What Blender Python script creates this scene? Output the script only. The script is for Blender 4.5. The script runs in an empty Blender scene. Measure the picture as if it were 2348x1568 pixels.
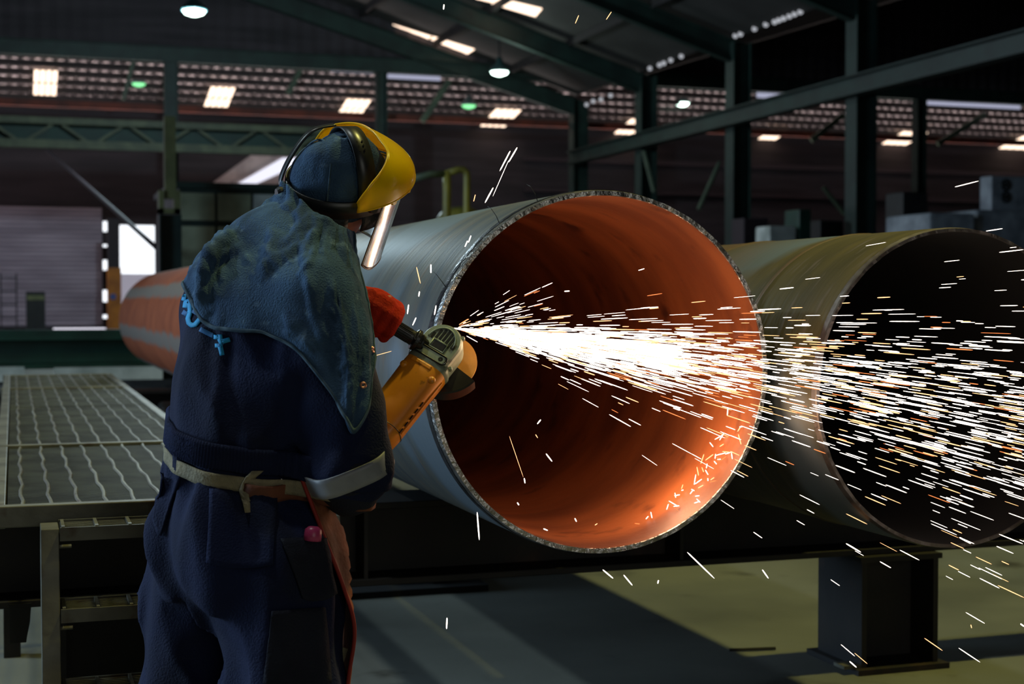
import bpy, bmesh, math, random
import numpy as np
from mathutils import Vector, Matrix
from mathutils.bvhtree import BVHTree

# ------------------------------------------------------------------ scene, camera, world, light
SC = bpy.context.scene
COL = SC.collection
random.seed(7)
RNG = np.random.default_rng(11)
FPX, CX, CY = 3400.0, 1174.0, 784.0          # focal length and centre for a 2348 x 1568 frame
YAW, PITCH, CAMZ = math.radians(18.6), math.radians(1.584), 1.32
cam_d = bpy.data.cameras.new('camera')
cam = bpy.data.objects.new('camera', cam_d); COL.objects.link(cam)
cam_d.sensor_width = 36.0
cam_d.lens = FPX / 2348 * 36.0
cam.location = (0, 0, CAMZ)
cam.rotation_euler = (math.pi / 2 - PITCH, 0, -YAW)
cam_d.clip_end = 300
cam_d.dof.use_dof = True
cam_d.dof.focus_distance = 3.35
cam_d.dof.aperture_fstop = 4.6
SC.camera = cam
SC.view_settings.view_transform = 'Standard'
SC.view_settings.look = 'None'
SC.view_settings.gamma = 1.0
SC.view_settings.exposure = 0.0
SC.cycles.use_denoising = True
SC.cycles.sample_clamp_indirect = 4.0
SC.cycles.max_bounces = 8

world = bpy.data.worlds.new('overcast_sky'); SC.world = world
world.use_nodes = True
bg = world.node_tree.nodes['Background']
bg.inputs[0].default_value = (0.90, 0.94, 1.0, 1)
bg.inputs[1].default_value = 1.6

def lamp(name, kind, loc, energy, col, size=1.0, size_y=None, look=None, spot=None, blend=.5):
    d = bpy.data.lights.new(name, kind)
    d.energy = energy; d.color = col
    if kind == 'AREA':
        d.size = size
        if size_y: d.shape = 'RECTANGLE'; d.size_y = size_y
    else:
        d.shadow_soft_size = size
    if kind == 'SPOT':
        d.spot_size = spot; d.spot_blend = blend
    o = bpy.data.objects.new(name, d); COL.objects.link(o)
    o.location = loc
    if look is not None:
        o.rotation_euler = (Vector(look) - Vector(loc)).to_track_quat('-Z', 'Y').to_euler()
    return o
# daylight through the big doorway in the left wall, through the doorway behind the camera; unseen fill lights added in the far bay
lamp('daylight_doorway_left', 'AREA', (-11.6, 9.0, 2.8), 1200, (0.52, 0.75, 1.0), 6.0, 4.4, look=(0.5, 3.4, 1.4))
lamp('far_bay_fill_left', 'AREA', (-13.2, 43.8, 3.0), 700, (0.86, 0.84, 1.0), 3.5, 5.0, look=(20, 43.8, 6.5))  # fill added to bring out the far roof sheets, no opening modelled here
lamp('far_bay_bounce_fill', 'AREA', (16, 44.2, 1.2), 1150, (1.0, 0.88, 0.86), 56, 1.2, look=(16, 43.4, 8)).data.spread = math.radians(56)  # added fill in place of daylight bounced up off the floor
lamp('far_bay_fill_right', 'AREA', (50.5, 43.8, 3.0), 180, (0.95, 0.86, 0.84), 3.5, 5.0, look=(20, 43.8, 6.5))  # matching fill added at the other end of the far bay
lamp('daylight_doorway_front', 'AREA', (1.5, -8.6, 2.6), 95, (0.95, 0.96, 0.86), 5.0, 4.2, look=(1.5, 4, 1.0))
# high bay lamps of the hall above the work place
lamp('high_bay_glow', 'SPOT', (-1.2, 3.9, 8.2), 400, (0.92, 1.0, 0.94), .18, look=(0.8, 3.6, 0), spot=2.2)
lamp('high_bay_glow', 'SPOT', (-6.0, 7.5, 8.2), 900, (0.74, 0.94, 1.0), .16, look=(1.0, 6.5, 0), spot=2.0)
lamp('high_bay_glow_yellow', 'SPOT', (3.6, 4.3, 8.4), 1250, (1.0, 0.92, 0.26), .16, look=(3.4, 5.6, 0), spot=1.9)
# glow of the spark stream itself
SPARK_LIGHTS = [((1.10, 3.36, 1.22), 0.7, .03), ((1.40, 3.34, 1.15), 1.3, .05), ((1.68, 3.56, 1.00), 2.0, .06), ((1.62, 3.60, 0.88), 2.0, .06)]
for i, (p, e, s) in enumerate(SPARK_LIGHTS):
    lamp('spark_glow', 'POINT', p, e, (1.0, 0.64, 0.38), s)

# ------------------------------------------------------------------ pixel -> place on a real plane
RIGHT = np.array([math.cos(YAW), -math.sin(YAW), 0.0])
FWD = np.array([math.sin(YAW) * math.cos(PITCH), math.cos(YAW) * math.cos(PITCH), -math.sin(PITCH)])
UP = np.cross(RIGHT, FWD)
CAM = np.array([0, 0, CAMZ])

def ray(px, py):
    return FWD + RIGHT * ((px - CX) / FPX) + UP * ((CY - py) / FPX)
def at(px, py, X=None, Y=None, Z=None, d=None, pl=None):
    r = ray(px, py)
    if d is not None: t = d
    elif X is not None: t = X / r[0]
    elif Y is not None: t = Y / r[1]
    elif Z is not None: t = (Z - CAMZ) / r[2]
    else:
        p0, n = pl
        t = np.dot(np.asarray(p0) - CAM, n) / np.dot(r, n)
    return CAM + r * t
def cdir(x, y, z):
    """direction given as (right, up, away) seen from the camera"""
    v = RIGHT * x + UP * y + FWD * z
    return v / np.linalg.norm(v)
def unit(v):
    v = np.asarray(v, float); return v / np.linalg.norm(v)
def lin(c):
    return tuple(((x / 255) / 12.92 if x / 255 <= .04045 else ((x / 255 + .055) / 1.055) ** 2.4) for x in c)

# ------------------------------------------------------------------ materials
def M(name, col, rough=.6, metal=0.0, col2=None, scale=6.0, stretch=(1, 1, 1), ramp=(.38, .62), bump=0.0, bscale=40.0,
      bstretch=(1, 1, 1), spec=.5, col3=None, scale3=2.0, ramp3=(.55, .65), coat=0.0, rough2=None):
    m = bpy.data.materials.new(name); m.use_nodes = True
    nt = m.node_tree; N = nt.nodes; L = nt.links
    b = N['Principled BSDF']
    b.inputs['Roughness'].default_value = rough
    b.inputs['Metallic'].default_value = metal
    b.inputs['Specular IOR Level'].default_value = spec
    b.inputs['Coat Weight'].default_value = coat
    c1 = (*lin(col), 1)
    b.inputs['Base Color'].default_value = c1
    tc = N.new('ShaderNodeTexCoord')
    def noise(sc, st, det=6):
        mp = N.new('ShaderNodeMapping'); mp.inputs['Scale'].default_value = st
        L.new(tc.outputs['Object'], mp.inputs['Vector'])
        n = N.new('ShaderNodeTexNoise'); n.inputs['Scale'].default_value = sc; n.inputs['Detail'].default_value = det
        L.new(mp.outputs[0], n.inputs['Vector'])
        return n
    def rampn(src, a, z):
        r = N.new('ShaderNodeValToRGB'); r.color_ramp.elements[0].position = a; r.color_ramp.elements[1].position = z
        L.new(src, r.inputs[0]); return r
    out = None
    if col2 is not None:
        n = noise(scale, stretch); r = rampn(n.outputs[0], *ramp)
        mx = N.new('ShaderNodeMix'); mx.data_type = 'RGBA'
        L.new(r.outputs[0], mx.inputs['Factor']); mx.inputs['A'].default_value = c1; mx.inputs['B'].default_value = (*lin(col2), 1)
        out = mx.outputs['Result']
        if rough2 is not None:
            mr = N.new('ShaderNodeMix'); mr.data_type = 'FLOAT'
            L.new(r.outputs[0], mr.inputs['Factor']); mr.inputs['A'].default_value = rough; mr.inputs['B'].default_value = rough2
            L.new(mr.outputs['Result'], b.inputs['Roughness'])
    if col3 is not None:
        n = noise(scale3, (1, 1, 1), 8); r = rampn(n.outputs[0], *ramp3)
        mx = N.new('ShaderNodeMix'); mx.data_type = 'RGBA'
        L.new(r.outputs[0], mx.inputs['Factor'])
        if out: L.new(out, mx.inputs['A'])
        else: mx.inputs['A'].default_value = c1
        mx.inputs['B'].default_value = (*lin(col3), 1)
        out = mx.outputs['Result']
    if out: L.new(out, b.inputs['Base Color'])
    if bump:
        n = noise(bscale, bstretch, 4)
        bp = N.new('ShaderNodeBump'); bp.inputs['Strength'].default_value = bump; bp.inputs['Distance'].default_value = .01
        L.new(n.outputs[0], bp.inputs['Height']); L.new(bp.outputs[0], b.inputs['Normal'])
    return m
def EM(name, col, strength, sample=True):
    m = bpy.data.materials.new(name); m.use_nodes = True
    nt = m.node_tree; nt.nodes.clear()
    e = nt.nodes.new('ShaderNodeEmission'); e.inputs[0].default_value = (*col, 1); e.inputs[1].default_value = strength
    o = nt.nodes.new('ShaderNodeOutputMaterial'); nt.links.new(e.outputs[0], o.inputs[0])
    if not sample: m.cycles.emission_sampling = 'NONE'
    return m

MT = {}
MT['concrete'] = M('floor_concrete', (118, 120, 112), .75, 0, (84, 86, 80), 1.1, ramp=(.3, .7), bump=.12, bscale=30, col3=(64, 62, 54), scale3=3.0, ramp3=(.62, .75))
MT['cladding'] = M('wall_cladding', (58, 51, 56), .8, 0, (42, 37, 41), 1.2, stretch=(.3, 1, 3), bump=.1, bscale=8)
MT['dark_cladding'] = M('roof_cladding', (62, 60, 58), .85, 0, (46, 44, 42), .6)
MT['sheet'] = M('roof_sheet', (190, 176, 176), .7, 0, (150, 138, 138), 1.5, stretch=(1, .2, 1))
MT['purlin'] = M('purlin_steel', (34, 30, 30), .8)
MT['green_steel'] = M('green_painted_steel', (30, 52, 46), .6, 0, (22, 38, 34), 2.0)
MT['dark_green'] = M('dark_green_paint', (12, 58, 44), .5, 0, (8, 44, 34), 3.0)
MT['pale_green'] = M('pale_green_paint', (82, 96, 76), .6, 0, (60, 74, 60), 2.0)
MT['girder'] = M('girder_paint', (74, 80, 58), .7, 0, (56, 62, 46), 3.0)
MT['girder_web'] = M('girder_web_paint', (10, 44, 36), .7, 0, (8, 36, 30), 3.0)
MT['olive'] = M('olive_paint', (120, 122, 78), .6, 0, (92, 94, 60), 3.0)
MT['orange_rail'] = M('oxide_red_paint', (120, 52, 34), .7, 0, (84, 38, 28), 1.5)
MT['orange'] = M('orange_paint', (206, 122, 20), .6, 0, (170, 96, 16), 3.0)
MT['brown_steel'] = M('brown_steel', (52, 42, 48), .7)
MT['black'] = M('black_steel', (26, 26, 26), .6, 0, (16, 16, 16), 6.0)
MT['void'] = M('blackened_steel', (10, 10, 10), .9)
MT['white_paint'] = M('white_paint', (196, 200, 194), .6, 0, (150, 156, 150), 3.0)
MT['pale_wall'] = M('pale_wall', (222, 214, 222), .8)
MT['yellow_pipe'] = M('yellow_pipe_paint', (128, 122, 44), .5, 0, (96, 92, 40), 3.0)
MT['tarp'] = M('pale_tarp', (150, 156, 164), .6, 0, (112, 118, 126), 3.0, bump=.4, bscale=6)
MT['glass'] = M('cabin_glass', (168, 176, 146), .3, 0, (110, 120, 96), 1.2)
MT['galv'] = M('galvanised_steel', (116, 114, 100), .55, .35, (84, 80, 66), 5.0, col3=(74, 56, 34), scale3=9, ramp3=(.58, .7), bump=.1, bscale=50)
MT['grate'] = M('grating_steel', (92, 94, 84), .6, .3, (66, 66, 58), 6.0)
MT['beam'] = M('dark_beam_steel', (40, 36, 34), .6, .2, (26, 24, 24), 4.0, col3=(64, 48, 38), scale3=5, ramp3=(.6, .75), bump=.1)
MT['lamp_lens'] = EM('lamp_lens', (0.72, 1.0, 0.86), 9.0, False)
MT['lamp_lens_green'] = EM('lamp_lens_green', (0.25, 0.85, 0.35), 1.6, False)
MT['lamp_shade'] = M('lamp_shade_enamel', (40, 70, 70), .4)
MT['skylight'] = EM('rooflight_daylight', (1.0, 0.74, 0.56), 2.4, False)
MT['cool_light'] = EM('clerestory_daylight', (0.62, 0.64, 0.86), .62, False)
MT['rubber'] = M('black_rubber', (18, 18, 18), .7)

# ------------------------------------------------------------------ mesh helpers
WM = {}
class MB:
    def __init__(self): self.v = []; self.f = []
    def add(self, vs, fs):
        k = len(self.v); self.v += [tuple(map(float, p)) for p in vs]; self.f += [tuple(i + k for i in f) for f in fs]; return self
    def box(self, c, s, R=None):
        c = np.asarray(c, float); h = np.asarray(s, float) / 2
        R = np.eye(3) if R is None else np.asarray(R)
        vs = [c + R @ (h * np.array(q)) for q in ((-1,-1,-1),(1,-1,-1),(1,1,-1),(-1,1,-1),(-1,-1,1),(1,-1,1),(1,1,1),(-1,1,1))]
        return self.add(vs, [(0,3,2,1),(4,5,6,7),(0,1,5,4),(1,2,6,5),(2,3,7,6),(3,0,4,7)])
    def span(self, lo, hi):
        lo = np.minimum(lo, hi) if False else np.asarray(lo, float); hi = np.asarray(hi, float)
        a = np.minimum(lo, hi); b = np.maximum(lo, hi)
        return self.box((a + b) / 2, b - a)
    def bar(self, p, q, w, h, up=(0, 0, 1)):
        p = np.asarray(p, float); q = np.asarray(q, float); d = q - p; L = np.linalg.norm(d); x = d / L
        u = np.asarray(up, float)
        if abs(np.dot(u, x)) > .95: u = np.array([0, 1.0, 0])
        y = unit(np.cross(u, x)); z = np.cross(x, y)
        return self.box((p + q) / 2, (L, w, h), np.stack([x, y, z], 1))
    def ibeam(self, p, q, w, h, tf=.02, tw=.012, up=(0, 0, 1)):
        p = np.asarray(p, float); q = np.asarray(q, float); x = unit(q - p)
        u = np.asarray(up, float)
        y = unit(np.cross(u, x)); z = np.cross(x, y)
        for s in (-1, 1):
            o = z * s * (h / 2 - tf / 2); self.bar(p + o, q + o, w, tf, up=z)
        return self.bar(p, q, tw, h - 2 * tf, up=z)
    def tube(self, pts, r, n=10, caps=True):
        pts = [np.asarray(p, float) for p in pts]; k0 = len(self.v); rings = []
        t0 = unit(pts[1] - pts[0]); a = np.array([0, 0, 1.0]) if abs(t0[2]) < .9 else np.array([1.0, 0, 0])
        u = unit(np.cross(t0, a)); vs = []; fs = []
        for i, p in enumerate(pts):
            t = unit(pts[min(i + 1, len(pts) - 1)] - pts[max(i - 1, 0)])
            u = unit(u - t * np.dot(u, t)); w = np.cross(t, u)
            rr = r[i] if hasattr(r, '__len__') else r
            for j in range(n):
                th = 2 * math.pi * j / n; vs.append(p + (u * math.cos(th) + w * math.sin(th)) * rr)
        for i in range(len(pts) - 1):
            for j in range(n):
                a, b = i * n + j, i * n + (j + 1) % n
                fs.append((a, b, b + n, a + n))
        if caps: fs += [tuple(range(n - 1, -1, -1)), tuple((len(pts) - 1) * n + j for j in range(n))]
        return self.add(vs, fs)
    def lathe(self, prof, c, ax=(0, 0, 1), n=32, ang=(0, 2 * math.pi), ref=None):
        """prof: (radius, height) list turned about axis ax through c"""
        c = np.asarray(c, float); ax = unit(ax); a = np.array([1.0, 0, 0]) if abs(ax[0]) < .9 else np.array([0, 1.0, 0])
        if ref is not None: a = np.asarray(ref, float)
        u = unit(a - ax * np.dot(a, ax)); w = np.cross(ax, u)
        full = abs(ang[1] - ang[0] - 2 * math.pi) < 1e-6; m = n if full else n + 1; vs = []; fs = []
        for (r, h) in prof:
            for j in range(m):
                th = ang[0] + (ang[1] - ang[0]) * j / n
                vs.append(c + ax * h + (u * math.cos(th) + w * math.sin(th)) * r)
        for i in range(len(prof) - 1):
            for j in range(n):
                a, b = i * m + j, i * m + (j + 1) % m
                fs.append((a, b, b + m, a + m))
        return self.add(vs, fs)
    def grid(self, P):
        """P: (rows, cols, 3)"""
        r, c = P.shape[:2]
        return self.add(P.reshape(-1, 3), [(i * c + j, i * c + j + 1, (i + 1) * c + j + 1, (i + 1) * c + j) for i in range(r - 1) for j in range(c - 1)])
    def build(self, name, mat, parent=None, smooth=False, bevel=0.0, solid=0.0, recenter=True, subsurf=0):
        me = bpy.data.meshes.new(name)
        V = np.array(self.v)
        off = np.zeros(3)
        if parent is None and recenter:
            off = np.array([(V[:, 0].min() + V[:, 0].max()) / 2, (V[:, 1].min() + V[:, 1].max()) / 2, V[:, 2].min()])
        me.from_pydata((V - off).tolist(), [], self.f)
        me.validate()
        bm = bmesh.new(); bm.from_mesh(me); bmesh.ops.recalc_face_normals(bm, faces=bm.faces[:]); bm.to_mesh(me); bm.free()
        return wrap(name, me, mat, parent, off, smooth, bevel, solid, subsurf)
def wrap(name, me, mat, parent=None, off=(0, 0, 0), smooth=False, bevel=0.0, solid=0.0, subsurf=0):
    for m in (mat if isinstance(mat, (list, tuple)) else [mat]): me.materials.append(m)
    o = bpy.data.objects.new(name, me); COL.objects.link(o)
    if parent is None:
        o.location = tuple(off); WM[o.name] = Matrix.Translation(Vector(tuple(off)))
    else:
        o.parent = parent; o.matrix_parent_inverse = WM[parent.name].inverted(); WM[o.name] = Matrix.Identity(4)
    if smooth:
        for p in me.polygons: p.use_smooth = True
    if solid:
        s = o.modifiers.new('solid', 'SOLIDIFY'); s.thickness = solid; s.offset = 0
    if subsurf:
        s = o.modifiers.new('sub', 'SUBSURF'); s.levels = s.render_levels = subsurf
    if bevel:
        b = o.modifiers.new('bevel', 'BEVEL'); b.width = bevel; b.segments = 2; b.limit_method = 'ANGLE'
    return o
def thing(name, loc, label, cat, group=None, kind=None):
    o = bpy.data.objects.new(name, None); COL.objects.link(o); o.location = tuple(map(float, loc)); o.empty_display_size = .1
    WM[o.name] = Matrix.Translation(Vector(tuple(map(float, loc))))
    return tag(o, label, cat, group, kind)
def tag(o, label, cat, group=None, kind=None):
    o['label'] = label; o['category'] = cat
    if group: o['group'] = group
    if kind: o['kind'] = kind
    return o
def copy_tree(o, shift=None, parent=None):
    c = o.copy(); COL.objects.link(c); WM[c.name] = WM[o.name].copy()
    if parent is not None: c.parent = parent
    if shift is not None:
        c.location = Vector(o.location) + Vector(tuple(map(float, shift))); WM[c.name] = Matrix.Translation(c.location)
    for ch in [k for k in list(COL.objects) if k.parent == o]: copy_tree(ch, None, c)
    return c
def vnoise(P, seed=0):
    """smooth value noise in 0..1 at points P (n,3)"""
    P = np.asarray(P, float); I = np.floor(P).astype(np.int64); F = P - I; F = F * F * (3 - 2 * F)
    def h(i, j, k):
        n = (i * 374761393 + j * 668265263 + k * 2147483647 + seed * 974634777) & 0xffffffff
        n = ((n ^ (n >> 13)) * 1274126177) & 0xffffffff
        return ((n ^ (n >> 16)) & 0xffff) / 65535.0
    r = 0
    for a in (0, 1):
        for b in (0, 1):
            for c in (0, 1):
                w = (F[:, 0] if a else 1 - F[:, 0]) * (F[:, 1] if b else 1 - F[:, 1]) * (F[:, 2] if c else 1 - F[:, 2])
                r = r + w * h(I[:, 0] + a, I[:, 1] + b, I[:, 2] + c)
    return r
# ------------------------------------------------------------------ the hall
XC, YG, YB = 16.0, 41.5, 46.0                 # column line, gable plane, back wall
ZE = float(at(1830, 30, X=XC)[2])             # eaves height
SL = .317                                     # roof slope
XR = -2.0                                     # ridge
ZBEAM = float(at(430, 112, Y=YG)[2])
X0, X1, Y0 = -14.0, 52.0, -9.0
ZT = float(at(0, 232, Y=YB)[2])               # top of the back wall, under the far roof
def struct(mb, name, mat, label, cat, **k):
    return tag(mb.build(name, mat, **k), label, cat, kind='structure')
struct(MB().span((X0, Y0, -.2), (X1, YB + .3, 0)), 'floor', MT['concrete'], 'stained grey concrete floor of the workshop hall', 'floor')
struct(MB().span((X0 - 30, YB + .35, -.3), (X1 + 20, YB + 40, -.1)), 'ground_outside', MT['pale_wall'], 'bright ground outside beyond the far doorway', 'ground')
struct(MB().span((at(262, 0, Y=YB + 4)[0], YB + 4, -.1), (at(372, 0, Y=YB + 4)[0], YB + 4.2, at(0, 626, Y=YB + 4)[2])), 'wall_outside', MT['pale_wall'], 'low pale wall outside seen through the bright doorway', 'wall')

def wall_with_openings(y, x0, x1, z0, z1, ops, t=.12):
    xs = sorted({x0, x1, *[o[0] for o in ops], *[o[1] for o in ops]}); zs = sorted({z0, z1, *[o[2] for o in ops], *[o[3] for o in ops]})
    mb = MB()
    for a, b in zip(xs, xs[1:]):
        for c, d in zip(zs, zs[1:]):
            mx, mz = (a + b) / 2, (c + d) / 2
            if any(o[0] < mx < o[1] and o[2] < mz < o[3] for o in ops): continue
            mb.span((a, y, c), (b, y + t, d))
    return mb
def pxrect(x0, y0, x1, y1, Y):
    a = at(x0, (y0 + y1) / 2, Y=Y); b = at(x1, (y0 + y1) / 2, Y=Y); xm = (x0 + x1) / 2
    return (a[0], b[0], at(xm, y1, Y=Y)[2], at(xm, y0, Y=Y)[2])
ops = [pxrect(274, 516, 356, 793, YB)]
ops += [pxrect(236, a, 246, b, YB) for a, b in ((507, 531), (560, 566), (596, 619), (665, 692), (722, 730))]
ops += [pxrect(122, 752, 243, 766, YB)]
zs = at(100, 474, Y=YB)[2]
struct(wall_with_openings(YB, X0, X1, 0, ZT, ops), 'wall_back', MT['cladding'], 'dim grey sheeted back wall with a bright doorway and slits of daylight', 'wall')
struct(MB().span((X0, Y0, 0), (X0 + .15, YB, 14)), 'wall_left', MT['cladding'], 'left wall of the hall, out of view', 'wall')
struct(MB().span((X1 - .15, Y0, 0), (X1, YB, 14)), 'wall_right', MT['cladding'], 'right wall of the hall, out of view', 'wall')
struct(MB().span((X0, Y0, 0), (X1, Y0 + .15, 14)), 'wall_front', MT['cladding'], 'front wall behind the viewer, out of view', 'wall')
def roofz(x):
    if x <= XR: return ZE + SL * (XC - XR) - SL * (XR - x)
    if x <= XC: return ZE + SL * (XC - x)
    if x <= 34: return ZE + SL * (x - XC)
    return ZE + SL * 18 - SL * (x - 34)
# gable end above the lintel beam: ribbed sheeting
mb = MB(); nx = 330; rib = []
for i in range(nx + 1):
    x = X0 + (X1 - X0) * i / nx; y = YG + (.035 if i % 2 else 0)
    rib.append([(x, y, ZBEAM), (x, y, roofz(x) + .02)])
mb.grid(np.array(rib)); struct(mb, 'wall_gable', MT['cladding'], 'ribbed grey gable sheeting high above the lintel beam', 'wall', solid=.02)
mb = MB()
for a, b in ((X0, XR), (XR, XC), (XC, 34), (34, X1)):
    P = np.array([[(a, Y0, roofz(a)), (b, Y0, roofz(b))], [(a, YG + .1, roofz(a)), (b, YG + .1, roofz(b))]]); mb.grid(P)
struct(mb, 'ceiling', MT['dark_cladding'], 'dark pitched sheet roof over the workshop', 'roof', solid=.06)
# purlins under the main roof
for x in np.arange(XR + .4, XC - .3, 2.2):
    mb = MB().bar((x, Y0 + .2, roofz(x) - .14), (x, YG - .05, roofz(x) - .14), .07, .18)
    tag(mb.build('roof_purlin', MT['purlin']), 'dark roof purlin running towards the gable, one of a row under the main roof', 'purlin', 'purlins under the main roof', 'structure')
# far roof falling away behind the gable
RZ0 = ZBEAM - .12; RN = unit((0, ZT - RZ0, -(YB - YG))); RP = np.array([0, YG, RZ0])
def farz(y): return RZ0 + (ZT - RZ0) * (y - YG) / (YB - YG)
mb = MB(); rows = []
n = int((X1 - X0) / .075)
for i in range(n + 1):
    x = X0 + (X1 - X0) * i / n; dz = (.02, 0, -.02, 0)[i % 4]
    rows.append([(x, YG - .02, farz(YG - .02) + dz), (x, YB + .3, farz(YB + .3) + dz)])
mb.grid(np.array(rows)); struct(mb, 'ceiling_far', MT['sheet'], 'corrugated sheet roof of the far bay, slanting down behind the gable', 'roof', smooth=True)
for k in range(7):
    y = YG + .25 + k * (YB - YG - .4) / 6.0; z = farz(y) - .13
    tag(MB().bar((X0, y, z), (X1, y, z), .12, .17).build('far_purlin', MT['purlin']),
        ('topmost' if k == 0 else 'lowest' if k == 6 else ['', 'second', 'third', 'fourth', 'fifth', 'sixth'][k]) + ' dark purlin across the far corrugated roof, counted from its upper edge', 'purlin', 'purlins of the far roof', 'structure')
# lintel beam at the gable
mb = MB().ibeam((X0, YG - .12, ZBEAM - .2), (X1, YG - .12, ZBEAM - .2), .28, .42)
struct(mb, 'lintel_beam', MT['green_steel'], 'long dark blue-green lintel beam under the gable sheeting', 'beam')
# main rafters (portal frames) at each column
COLY = [XC * t for t in (1.613, 1.942, 2.273)] + [YG - .15]
for k, y in enumerate([COLY[0] - 6, COLY[0], COLY[1], COLY[2], COLY[3]]):
    mb = MB().ibeam((XC, y, ZE - .45), (XR, y, roofz(XR) - (.95 if k == 4 else .5)), .22, .5)
    struct(mb, 'portal_rafter', MT['green_steel'], ['nearest', 'second', 'third', 'fourth', 'farthest'][k] + ' dark green roof rafter rising left from the column row', 'rafter')
names = ['nearest and thickest, rising out behind the brown pipe', 'second from the right, behind the near pipe rim', 'third from the right, slim and dim', 'farthest of the row, at the foot of the roof rafter']
for k, y in enumerate(COLY):
    mb = MB().ibeam((XC, y, 0), (XC, y, ZE - .2), .42, .46, .03, .02, up=(1, 0, 0))
    o = tag(mb.build('steel_column', MT['green_steel']), 'dark green steel column, ' + names[k], 'column', 'columns along the crane runway', 'structure')
# rear bay columns at the gable
for px, w, lab in ((392, .36, 'green steel column left of the worker, with a pale bracket box lower down'), (874, .3, 'dim dark column above the worker\'s yellow face shield'), (2108, .34, 'dark column at the far right, behind the pale tarpaulin crates')):
    x = at(px, 300, Y=YG - .2)[0]
    mb = MB().ibeam((x, YG - .2, 0), (x, YG - .2, ZBEAM - .4), w, w, .03, .02, up=(1, 0, 0))
    tag(mb.build('gable_column', MT['green_steel']), lab, 'column', kind='structure')
# crane runway girder along the columns
zr = at(2348, 96, X=XC - .3)[2]
pa, pb = at(2348, 70, X=XC - .35), at(2348, 124, X=XC - .35); hh = pa[2] - pb[2]; zc = (pa[2] + pb[2]) / 2
struct(MB().ibeam((XC - .35, 8, zc), (XC - .35, YG - .4, zc), .3, hh, .03, .02), 'runway_girder', MT['green_steel'], 'long green crane runway girder slanting down from the top right corner', 'girder')
# orange rail and brackets in front of the far roof
a = at(620, 258, Y=YG + .6)
mb = MB().box((a[0] + 6, YG + .6, a[2]), (44, .15, .18)); struct(mb, 'crane_rail', MT['orange_rail'], 'thin oxide red rail running right across the far bay', 'rail')
# rooflights: main roof
RPM, RNM = (XC, 0, ZE - .05), unit((SL, 0, 1))
def roofpanel(pts, pl, name, label, mat='skylight', group='rooflights', kind='structure', cut=None):
    P = [at(x, y, pl=pl) for x, y in pts]
    return tag(MB().add(P, [(0, 1, 2, 3)]).build(name, MT[mat], solid=.02), label, 'window', group, kind)
for k, q in enumerate([((776, 20), (885, 55), (862, 68), (768, 40)), ((890, 53), (990, 84), (968, 97), (878, 70)), ((993, 84), (1088, 113), (1068, 126), (983, 100)),
                       ((1098, -14), (1142, -4), (1128, 5), (1090, -4)), ((1143, -4), (1243, 20), (1228, 38), (1127, 8))]):
    roofpanel(q, (RPM, RNM), 'window_%d' % (k + 1), ['uppermost of the three long rooflights above the face shield', 'middle of the three long rooflights above the face shield', 'lowest of the three long rooflights above the face shield',
        'short rooflight cut by the top edge of the picture', 'long rooflight at the top edge, right of the short one'][k], group='rooflights of the main roof')
# rooflights: far roof, two rows of ribbed panels each
far_sky = [(73, 132, 139, 200, 'leftmost'), (462, 524, 178, 232, 'second from the left'), (766, 828, 207, 252, 'third, just left of the face shield\'s top'), (1096, 1162, 230, 274, 'fourth, right of the green lamp'),
           (1400, 1460, 254, 294, 'fifth, beside the second column'), (1728, 1775, 280, 308, 'sixth, small, cut off by a column'), (2005, 2072, 283, 322, 'seventh, right of the nearest column'), (2268, 2348, 294, 334, 'eighth, at the right edge')]
k = 6
for (a, b, y0, y1, lab) in far_sky:
    mid = (a + b) / 2; pc0, pc1 = at(mid, y0, pl=(RP, RN)), at(mid, y1, pl=(RP, RN))
    w = (at(b, y1, pl=(RP, RN))[0] - at(a, y1, pl=(RP, RN))[0]) * .92
    xm = pc1[0]
    r = thing('window_%d' % k, (xm, pc1[1], pc1[2]), 'glowing ribbed rooflight in the far roof, ' + lab, 'window', 'ribbed rooflights of the far roof', 'structure'); k += 1
    for row in range(2):
        mb = MB()
        ya = pc1[1] + (pc0[1] - pc1[1]) * (row / 2 + .03); yb = pc1[1] + (pc0[1] - pc1[1]) * (row / 2 + .46)
        for s in range(4):
            xs = xm - w / 2 + w * (s + .08) / 4; xe = xm - w / 2 + w * (s + .86) / 4
            mb.add([(xs, ya, farz(ya) - .24), (xe, ya, farz(ya) - .24), (xe, yb, farz(yb) - .24), (xs, yb, farz(yb) - .24)], [(0, 1, 2, 3)])
        mb.build('pane', MT['skylight'], r, solid=.02)
# daylight slots just below the lintel
for q, lab in (((404, 534, 116, 135), 'left of the lamp'), ((757, 855, 148, 166), 'behind the white lamp left of centre'), ((886, 1010, 156, 182), 'just right of the dim column'), ((1736, 1800, 212, 225), 'right of the second column'), ((2122, 2340, 232, 245), 'at the right edge')):
    x0_, x1_, z0_, z1_ = pxrect(*(q[0], q[2], q[1], q[3]), YG + .02)
    tag(MB().span((x0_, YG + .02, z0_), (x1_, YG + .05, z1_)).build('window_%d' % k, MT['cool_light']), 'narrow bluish daylight slot under the lintel beam, ' + lab, 'window', 'daylight slots under the lintel', 'structure'); k += 1
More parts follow.
